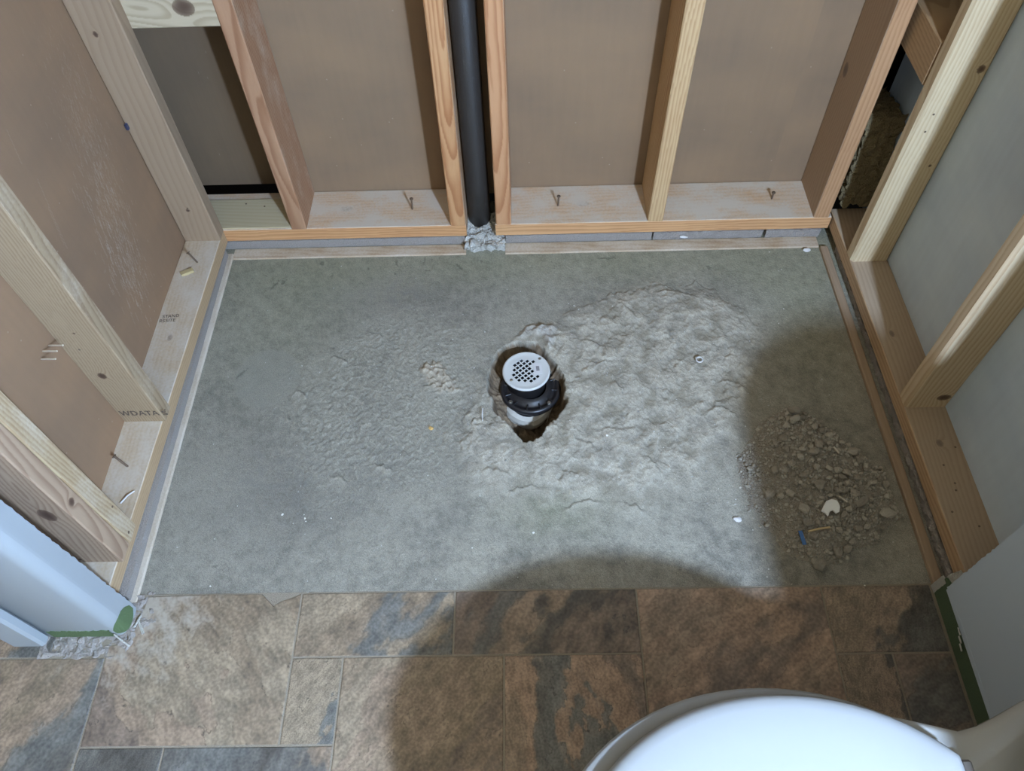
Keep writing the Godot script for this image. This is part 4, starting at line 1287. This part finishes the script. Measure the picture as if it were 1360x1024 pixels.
	tag(put("drywall_chip", slab([Vector2(-0.019, 0.006), Vector2(-0.012, -0.006), Vector2(-0.006, -0.014), Vector2(0.004, -0.017), Vector2(0.014, -0.014), Vector2(0.018, -0.003), Vector2(0.015, 0.008), Vector2(0.008, 0.011), Vector2(0.003, 0.005), Vector2(-0.003, 0.007), Vector2(-0.008, 0.016), Vector2(-0.012, 0.010)], 0.0, 0.004, 0.001), plain(rgb8(238, 236, 230), 0.9), null, Transform3D(Basis(Vector3(1, 0, 0), 0.25), Vector3(0.573, y + 0.012, 0.779))), "jagged white drywall chip lying on the rubble heap", "chip")
	tag(put("plastic_strip", sheet(Vector3(0.509, mound(Vector2(0.513, 0.83)) + 0.009, 0.816), Vector3(0.007, 0.001, 0), Vector3(0.004, -0.004, 0.027), Vector3(0, -0.0012, 0)), plain(rgb8(58, 104, 160), 0.4), null), "short bent blue plastic strip in the lower rubble", "scrap")
	tag(put("wood_splinter", tube([Vector3(0.524, mound(Vector2(0.545, 0.818)) + 0.007, 0.822), Vector3(0.545, mound(Vector2(0.545, 0.818)) + 0.010, 0.818), Vector3(0.566, mound(Vector2(0.545, 0.818)) + 0.009, 0.815)], 0.0022, 6), plain(rgb8(196, 172, 130), 0.8)), "pale wood splinter lying beside the blue strip", "splinter")
	tag(put("wood_splinter", tube([Vector3(0.615, mound(Vector2(0.618, 0.648)) + 0.008, 0.640), Vector3(0.622, mound(Vector2(0.618, 0.648)) + 0.009, 0.655)], 0.0022, 6), plain(rgb8(200, 190, 170), 0.8)), "short pale splinter near the top right of the rubble heap", "splinter")
	tag(put("wood_splinter", tube([Vector3(0.597, mound(Vector2(0.603, 0.758)) + 0.008, 0.752), Vector3(0.610, mound(Vector2(0.603, 0.758)) + 0.009, 0.765)], 0.0016, 6), plain(rgb8(200, 190, 170), 0.8)), "tiny pale splinter just above the white chip", "splinter")

func single_lump(called: String, mesh: Mesh, mat: Material, p: Vector2, size: Vector3, turn: float, label: String) -> void:
	var b := Basis(Vector3.UP, turn) * Basis.from_scale(size)
	tag(put(called, mesh, mat, null, Transform3D(b, Vector3(p.x, mound(p) + size.y * 0.55, p.y))), label, "lump")

# ------------------------------------------------------------------ toilet
func ellipse(cx: float, cz: float, ax: float, az: float, n: int, cut := 10.0) -> Array:
	var o := []
	for i in n:
		var a := TAU * i / n
		var x := cx + ax * cos(a)
		o.append(Vector2(minf(x, cut), cz + az * sin(a)))
	return o

func loft(rings: Array, cap_low: bool, cap_high: bool) -> ArrayMesh:
	# rings: arrays of Vector3 of equal length, bottom to top, counter-clockwise seen from above
	var st := start()
	var n: int = rings[0].size()
	for i in rings.size() - 1:
		for j in n:
			var k := (j + 1) % n
			quad(st, rings[i][k], rings[i][j], rings[i + 1][j], rings[i + 1][k], Vector2.ZERO, Vector2.ZERO, Vector2.ZERO, Vector2.ZERO, 1)
	for e in [[cap_low, 0, Vector3.DOWN], [cap_high, rings.size() - 1, Vector3.UP]]:
		if e[0]:
			var ring: Array = rings[e[1]]
			var c := Vector3.ZERO
			for p in ring:
				c += p / n
			for j in n:
				var vs := [c, ring[j], ring[(j + 1) % n]]
				var nn: Vector3 = (vs[1] - vs[0]).cross(vs[2] - vs[0])
				if nn.dot(e[2]) > 0:
					vs.reverse()
				for p in vs:
					st.set_smooth_group(1)
					st.set_uv(Vector2.ZERO)
					st.add_vertex(p)
	return done(st)

func at_height(o: Array, y: float) -> Array:
	var r := []
	for p in o:
		r.append(Vector3(p.x, y, p.y))
	return r

func build_toilet() -> void:
	var t := base("toilet", Vector3(0.36, 0.0, 1.39))
	tag(t, "white toilet with its lid closed in the lower right corner", "toilet")
	var inv := Transform3D(Basis.IDENTITY, Vector3(-0.36, 0.0, -1.39))
	var n := 72
	var zc := 1.39
	# egg outlines of lid and seat: centre x, centre z, half length, half width, rear cut
	var egg := func(e: Array, grow: float) -> Array:
		var o := []
		for i in n:
			var a := TAU * i / n
			o.append(Vector2(minf(e[0] + (e[2] + grow) * cos(a), e[4] + grow), e[1] + (e[3] + grow) * sin(a)))
		return o
	var lid_e := [0.290, 1.40, 0.257, 0.194, 0.488]
	var seat_e := [0.275, 1.395, 0.266, 0.199, 0.486]
	# lid: gently domed, with a rolled edge
	var rings := []
	for q in [[-0.006, 0.405], [0.0, 0.407], [0.002, 0.411], [0.002, 0.417], [-0.001, 0.422], [-0.007, 0.4255], [-0.016, 0.4275], [-0.05, 0.4295], [-0.10, 0.431], [-0.15, 0.4318]]:
		rings.append(at_height(egg.call(lid_e, q[0]), q[1]))
	put("lid", loft(rings, true, true), mats.lid, t, inv)
	rings = []
	for q in [[-0.010, 0.384], [0.001, 0.386], [0.004, 0.391], [0.004, 0.398], [0.0, 0.403], [-0.02, 0.404]]:
		rings.append(at_height(egg.call(seat_e, q[0]), q[1]))
	put("seat", loft(rings, true, true), mats.lid, t, inv)
	# bowl and its deck: egg in front, waist behind the lid, flaring to the tank
	var bowl := func(grow: float, fx: float) -> Array:
		var o := []
		for i in n:
			var a := TAU * i / n
			var x := 0.275 + (0.262 + grow) * cos(a)
			var hz := (0.182 + grow) * absf(sin(a))
			if cos(a) > 0.0:
				x = 0.285 + 0.40 * pow(cos(a), 0.8)
				var w := 0.182 * sqrt(maxf(0.0, 1.0 - pow((minf(x, 0.54) - 0.285) / 0.40, 2.0)))
				var flare := smoothstep(0.50, 0.67, x)
				hz = lerpf(maxf(w, 0.148), 0.20, flare) * (1.0 if absf(sin(a)) > 0.2 else absf(sin(a)) / 0.2) + grow
			o.append(Vector2(fx + (x - fx), zc + hz * signf(sin(a))))
		return o
	rings = []
	for q in [[0.0, -0.075, 0.86], [0.05, -0.08, 0.82], [0.15, -0.07, 0.8], [0.25, -0.035, 0.9], [0.32, -0.010, 1.0], [0.37, 0.0, 1.0], [0.380, -0.002, 1.0], [0.384, -0.010, 1.0]]:
		var ring := []
		for p in bowl.call(q[1], 0.4):
			ring.append(Vector3(0.42 + (p.x - 0.42) * q[2], q[0], zc + (p.y - zc) * q[2]))
		rings.append(ring)
	put("bowl", loft(rings, true, true), mats.porcelain, t, inv)
	# one-piece tank, narrow at the foot, rounded front corners
	var tank := func(front: float, half: float, rad: float) -> Array:
		var o := []
		var back := 0.732
		for i in 14:
			var a := PI + PI / 2 * i / 13.0
			o.append(Vector2(front + rad + rad * cos(a), zc - half + rad + rad * sin(a)))
		o.append(Vector2(back, zc - half))
		o.append(Vector2(back, zc + half))
		for i in 14:
			var a := PI / 2 + PI / 2 * i / 13.0
			o.append(Vector2(front + rad + rad * cos(a), zc + half - rad + rad * sin(a)))
		return o
	rings = []
	for q in [[0.32, 0.61, 0.17, 0.08], [0.36, 0.592, 0.182, 0.08], [0.384, 0.588, 0.184, 0.08], [0.42, 0.585, 0.186, 0.08], [0.50, 0.574, 0.203, 0.10], [0.60, 0.554, 0.220, 0.12], [0.660, 0.546, 0.226, 0.125], [0.665, 0.550, 0.222, 0.12]]:
		rings.append(at_height(tank.call(q[1], q[2], q[3]), q[0]))
	put("tank", loft(rings, true, true), mats.porcelain, t, inv)
	rings = []
	for q in [[0.664, 0.537, 0.229, 0.125], [0.668, 0.532, 0.234, 0.13], [0.680, 0.532, 0.234, 0.13], [0.688, 0.536, 0.230, 0.128], [0.692, 0.55, 0.216, 0.12]]:
		rings.append(at_height(tank.call(q[1], q[2], q[3]), q[0]))
	put("tank_lid", loft(rings, true, true), mats.porcelain, t, inv)
	for s in [-1, 1]:
		put("hinge", box_mesh(Vector3(0.014, 0.03, 0.030), 0.003), mats.hinge, t, inv * Transform3D(Basis.IDENTITY, Vector3(0.499, 0.394, zc + s * 0.098)))

# ------------------------------------------------------------------ nails, chips and crumbs
func standing_nail(label: String, foot: Vector3, lean: Vector3, length: float, group := "") -> void:
	var o := base("nail", foot)
	tag(o, label, "nail", group)
	var tip := lean.normalized() * length
	put("shank", tube([-lean.normalized() * 0.004, tip * 0.5, tip], 0.0023, 8), mats.rust, o)
	var axis := lean.normalized()
	var x := axis.cross(Vector3.RIGHT if absf(axis.x) < 0.9 else Vector3.UP).normalized()
	put("head", lathe([Vector2(0.0, -0.0010), Vector2(0.0048, -0.0010), Vector2(0.0048, 0.0008), Vector2(0.0, 0.0012)], 12), mats.rust, o, Transform3D(Basis(x, axis, x.cross(axis)), tip))

func build_small_things() -> void:
	var T := PLATE_TOP
	standing_nail("nail standing in the rear plate left of the pipe", Vector3(-0.290, T, -0.064), Vector3(0.05, 1, 0.05), 0.036)
	standing_nail("nail standing in the rear plate right of the pipe", Vector3(0.081, T, -0.065), Vector3(0.03, 1, 0.05), 0.032)
	standing_nail("short nail standing in the rear plate near the right corner", Vector3(0.623, T, -0.072), Vector3(-0.05, 1, 0.1), 0.022)
	standing_nail("nail leaning over the left plate at its rear end", Vector3(-0.805, T, 0.106), Vector3(-0.6, 0.8, -0.4), 0.03)
	standing_nail("nail leaning over the left plate near the knotty stud", Vector3(-0.817, T, 0.671), Vector3(-0.6, 0.8, -0.3), 0.032)
	for i in 3:
		var foot: Vector3 = [Vector3(-0.856, 0.355, 0.587), Vector3(-0.856, 0.363, 0.606), Vector3(-0.856, 0.359, 0.620)][i]
		tag(put("nail_point", tube([foot, foot + Vector3(0.024, 0.007, 0.006), foot + Vector3(0.036, 0.011, 0.009)], 0.0015, 8), plain(rgb8(214, 200, 180), 0.5)), ["topmost of three nail points poking through the left wall board", "middle one of three nail points poking through the left wall board", "lowest of three nail points poking through the left wall board"][i], "nail")
	var fl := get_node("floor")
	put("mortar_smear", rough_block(Vector3(0.165, 0.006, 0.050), 0.008, 120, 0.004), mats.ledge, fl, Transform3D(Basis.IDENTITY, Vector3(-0.822, -0.003, 1.008)))
	put("mortar_smear", rough_block(Vector3(0.050, 0.006, 0.080), 0.009, 130, 0.004), mats.ledge, fl, Transform3D(Basis(Vector3(0, 1, 0), 0.35), Vector3(-0.738, -0.003, 0.955)))
	tag(put("thread", tube([Vector3(-0.104, 0.012, 0.512), Vector3(-0.105, 0.012, 0.528), Vector3(-0.104, 0.012, 0.545)], 0.0009, 6), plain(rgb8(220, 218, 214), 0.8)), "short white thread lying on the slab left of the hole", "thread")
	tag(put("staple", box_mesh(Vector3(0.006, 0.014, 0.008), 0.001), plain(rgb8(58, 60, 84), 0.5), null, Transform3D(Basis.IDENTITY, Vector3(-0.848, 0.405, 0.037))), "dark staple between the rear left stud and the wall board", "staple")
	tag(put("wood_chip", slab([Vector2(-0.018, -0.006), Vector2(0.014, -0.009), Vector2(0.018, 0.004), Vector2(-0.012, 0.008)], 0.0, 0.006, 0.0015), plain(rgb8(190, 172, 128), 0.8), null, Transform3D(Basis(Vector3(0, 1, 0), 0.2) * Basis(Vector3(0, 0, 1), 0.15), Vector3(-0.82, T, 0.142))), "curled wood chip lying on the left plate behind the ink stamp", "chip")
	tag(put("paper_shred", tube([Vector3(-0.806, T + 0.002, 0.755), Vector3(-0.796, T + 0.004, 0.74), Vector3(-0.786, T + 0.002, 0.728)], 0.0018, 6), plain(rgb8(214, 210, 205), 0.9)), "white shred lying on the left plate beside the striped stud", "scrap")
	tag(put("pebble", lump(501, 0.6), plain(rgb8(206, 168, 104), 0.8), null, Transform3D(Basis.from_scale(Vector3(0.006, 0.005, 0.007)), Vector3(-0.215, 0.004, 0.556))), "small orange pebble left of the drain", "pebble")
	var tor := TorusMesh.new()
	tor.inner_radius = 0.0055
	tor.outer_radius = 0.009
	tor.rings = 20
	tor.ring_segments = 8
	tag(put("washer", tor, plain(rgb8(206, 204, 200), 0.5), null, Transform3D(Basis.IDENTITY, Vector3(0.383, 0.0125, 0.392))), "small pale washer pressed into the rough mortar", "washer")
	tag(put("mastic_blob", lump(503, 0.5), plain(rgb8(214, 210, 206), 0.7), null, Transform3D(Basis.from_scale(Vector3(0.009, 0.005, 0.007)), Vector3(0.404, 0.004, 0.780))), "white chip on the slab at the left foot of the rubble", "chip")
	tag(put("mastic_blob", lump(504, 0.5), plain(rgb8(222, 220, 216), 0.7), null, Transform3D(Basis.from_scale(Vector3(0.010, 0.007, 0.008)), Vector3(0.700, 0.008, 0.055))), "white crumb in the rear right corner of the slab", "chip")
	tag(put("mastic_blob", lump(505, 0.4), plain(rgb8(222, 220, 216), 0.7), null, Transform3D(Basis.from_scale(Vector3(0.012, 0.009, 0.003)), Vector3(0.398, 0.015, 0.006))), "white flake stuck to the mortar under the rear plate", "chip")
	# white flecks and crumbs scattered over the slab
	var r := RandomNumberGenerator.new()
	r.seed = 5
	var mm := MultiMesh.new()
	mm.transform_format = MultiMesh.TRANSFORM_3D
	mm.use_colors = true
	mm.mesh = lump(510, 0.5)
	mm.instance_count = 240
	var known := [[-0.506, 0.752, 0.004], [-0.459, 0.761, 0.0032], [-0.456, 0.768, 0.002], [-0.406, 0.762, 0.0026], [0.161, 0.583, 0.004], [0.617, 0.917, 0.0035], [-0.62, 0.9, 0.0025], [0.0, 0.80, 0.0035], [-0.12, 0.83, 0.002]]
	for i in 240:
		var p: Vector2
		var size: float
		var k := r.randf_range(0.4, 0.72)
		if i < known.size():
			p = Vector2(known[i][0], known[i][1])
			size = known[i][2] * 0.8
			k = 0.75
		else:
			p = Vector2(r.randf_range(-0.73, 0.71), r.randf_range(0.05, 0.91))
			size = r.randf_range(0.0006, 0.0018)
			if i > 150:
				p = Vector2(r.randf_range(-0.15, 0.52), r.randf_range(0.2, 0.75))
				k = r.randf_range(0.2, 0.5)
				size *= 1.5
		if inside(p, HOLE) > -0.01:
			p.x += 0.25
		var y: float = pan_height(p)[0]
		var b := Basis.from_euler(Vector3(0, r.randf() * TAU, 0)).scaled(Vector3(size, size, size))
		mm.set_instance_transform(i, Transform3D(b, Vector3(p.x, y + size * 0.2, p.y)))
		mm.set_instance_color(i, Color(k, k * 0.96, k * 0.86))
	var cm := plain(Color.WHITE, 0.95)
	cm.vertex_color_use_as_albedo = true
	var mi := MultiMeshInstance3D.new()
	mi.name = "crumbs"
	mi.multimesh = mm
	mi.material_override = cm
	add_child(mi)
	tag(mi, "white flecks and crumbs scattered over the concrete slab", "crumbs", "", "stuff")
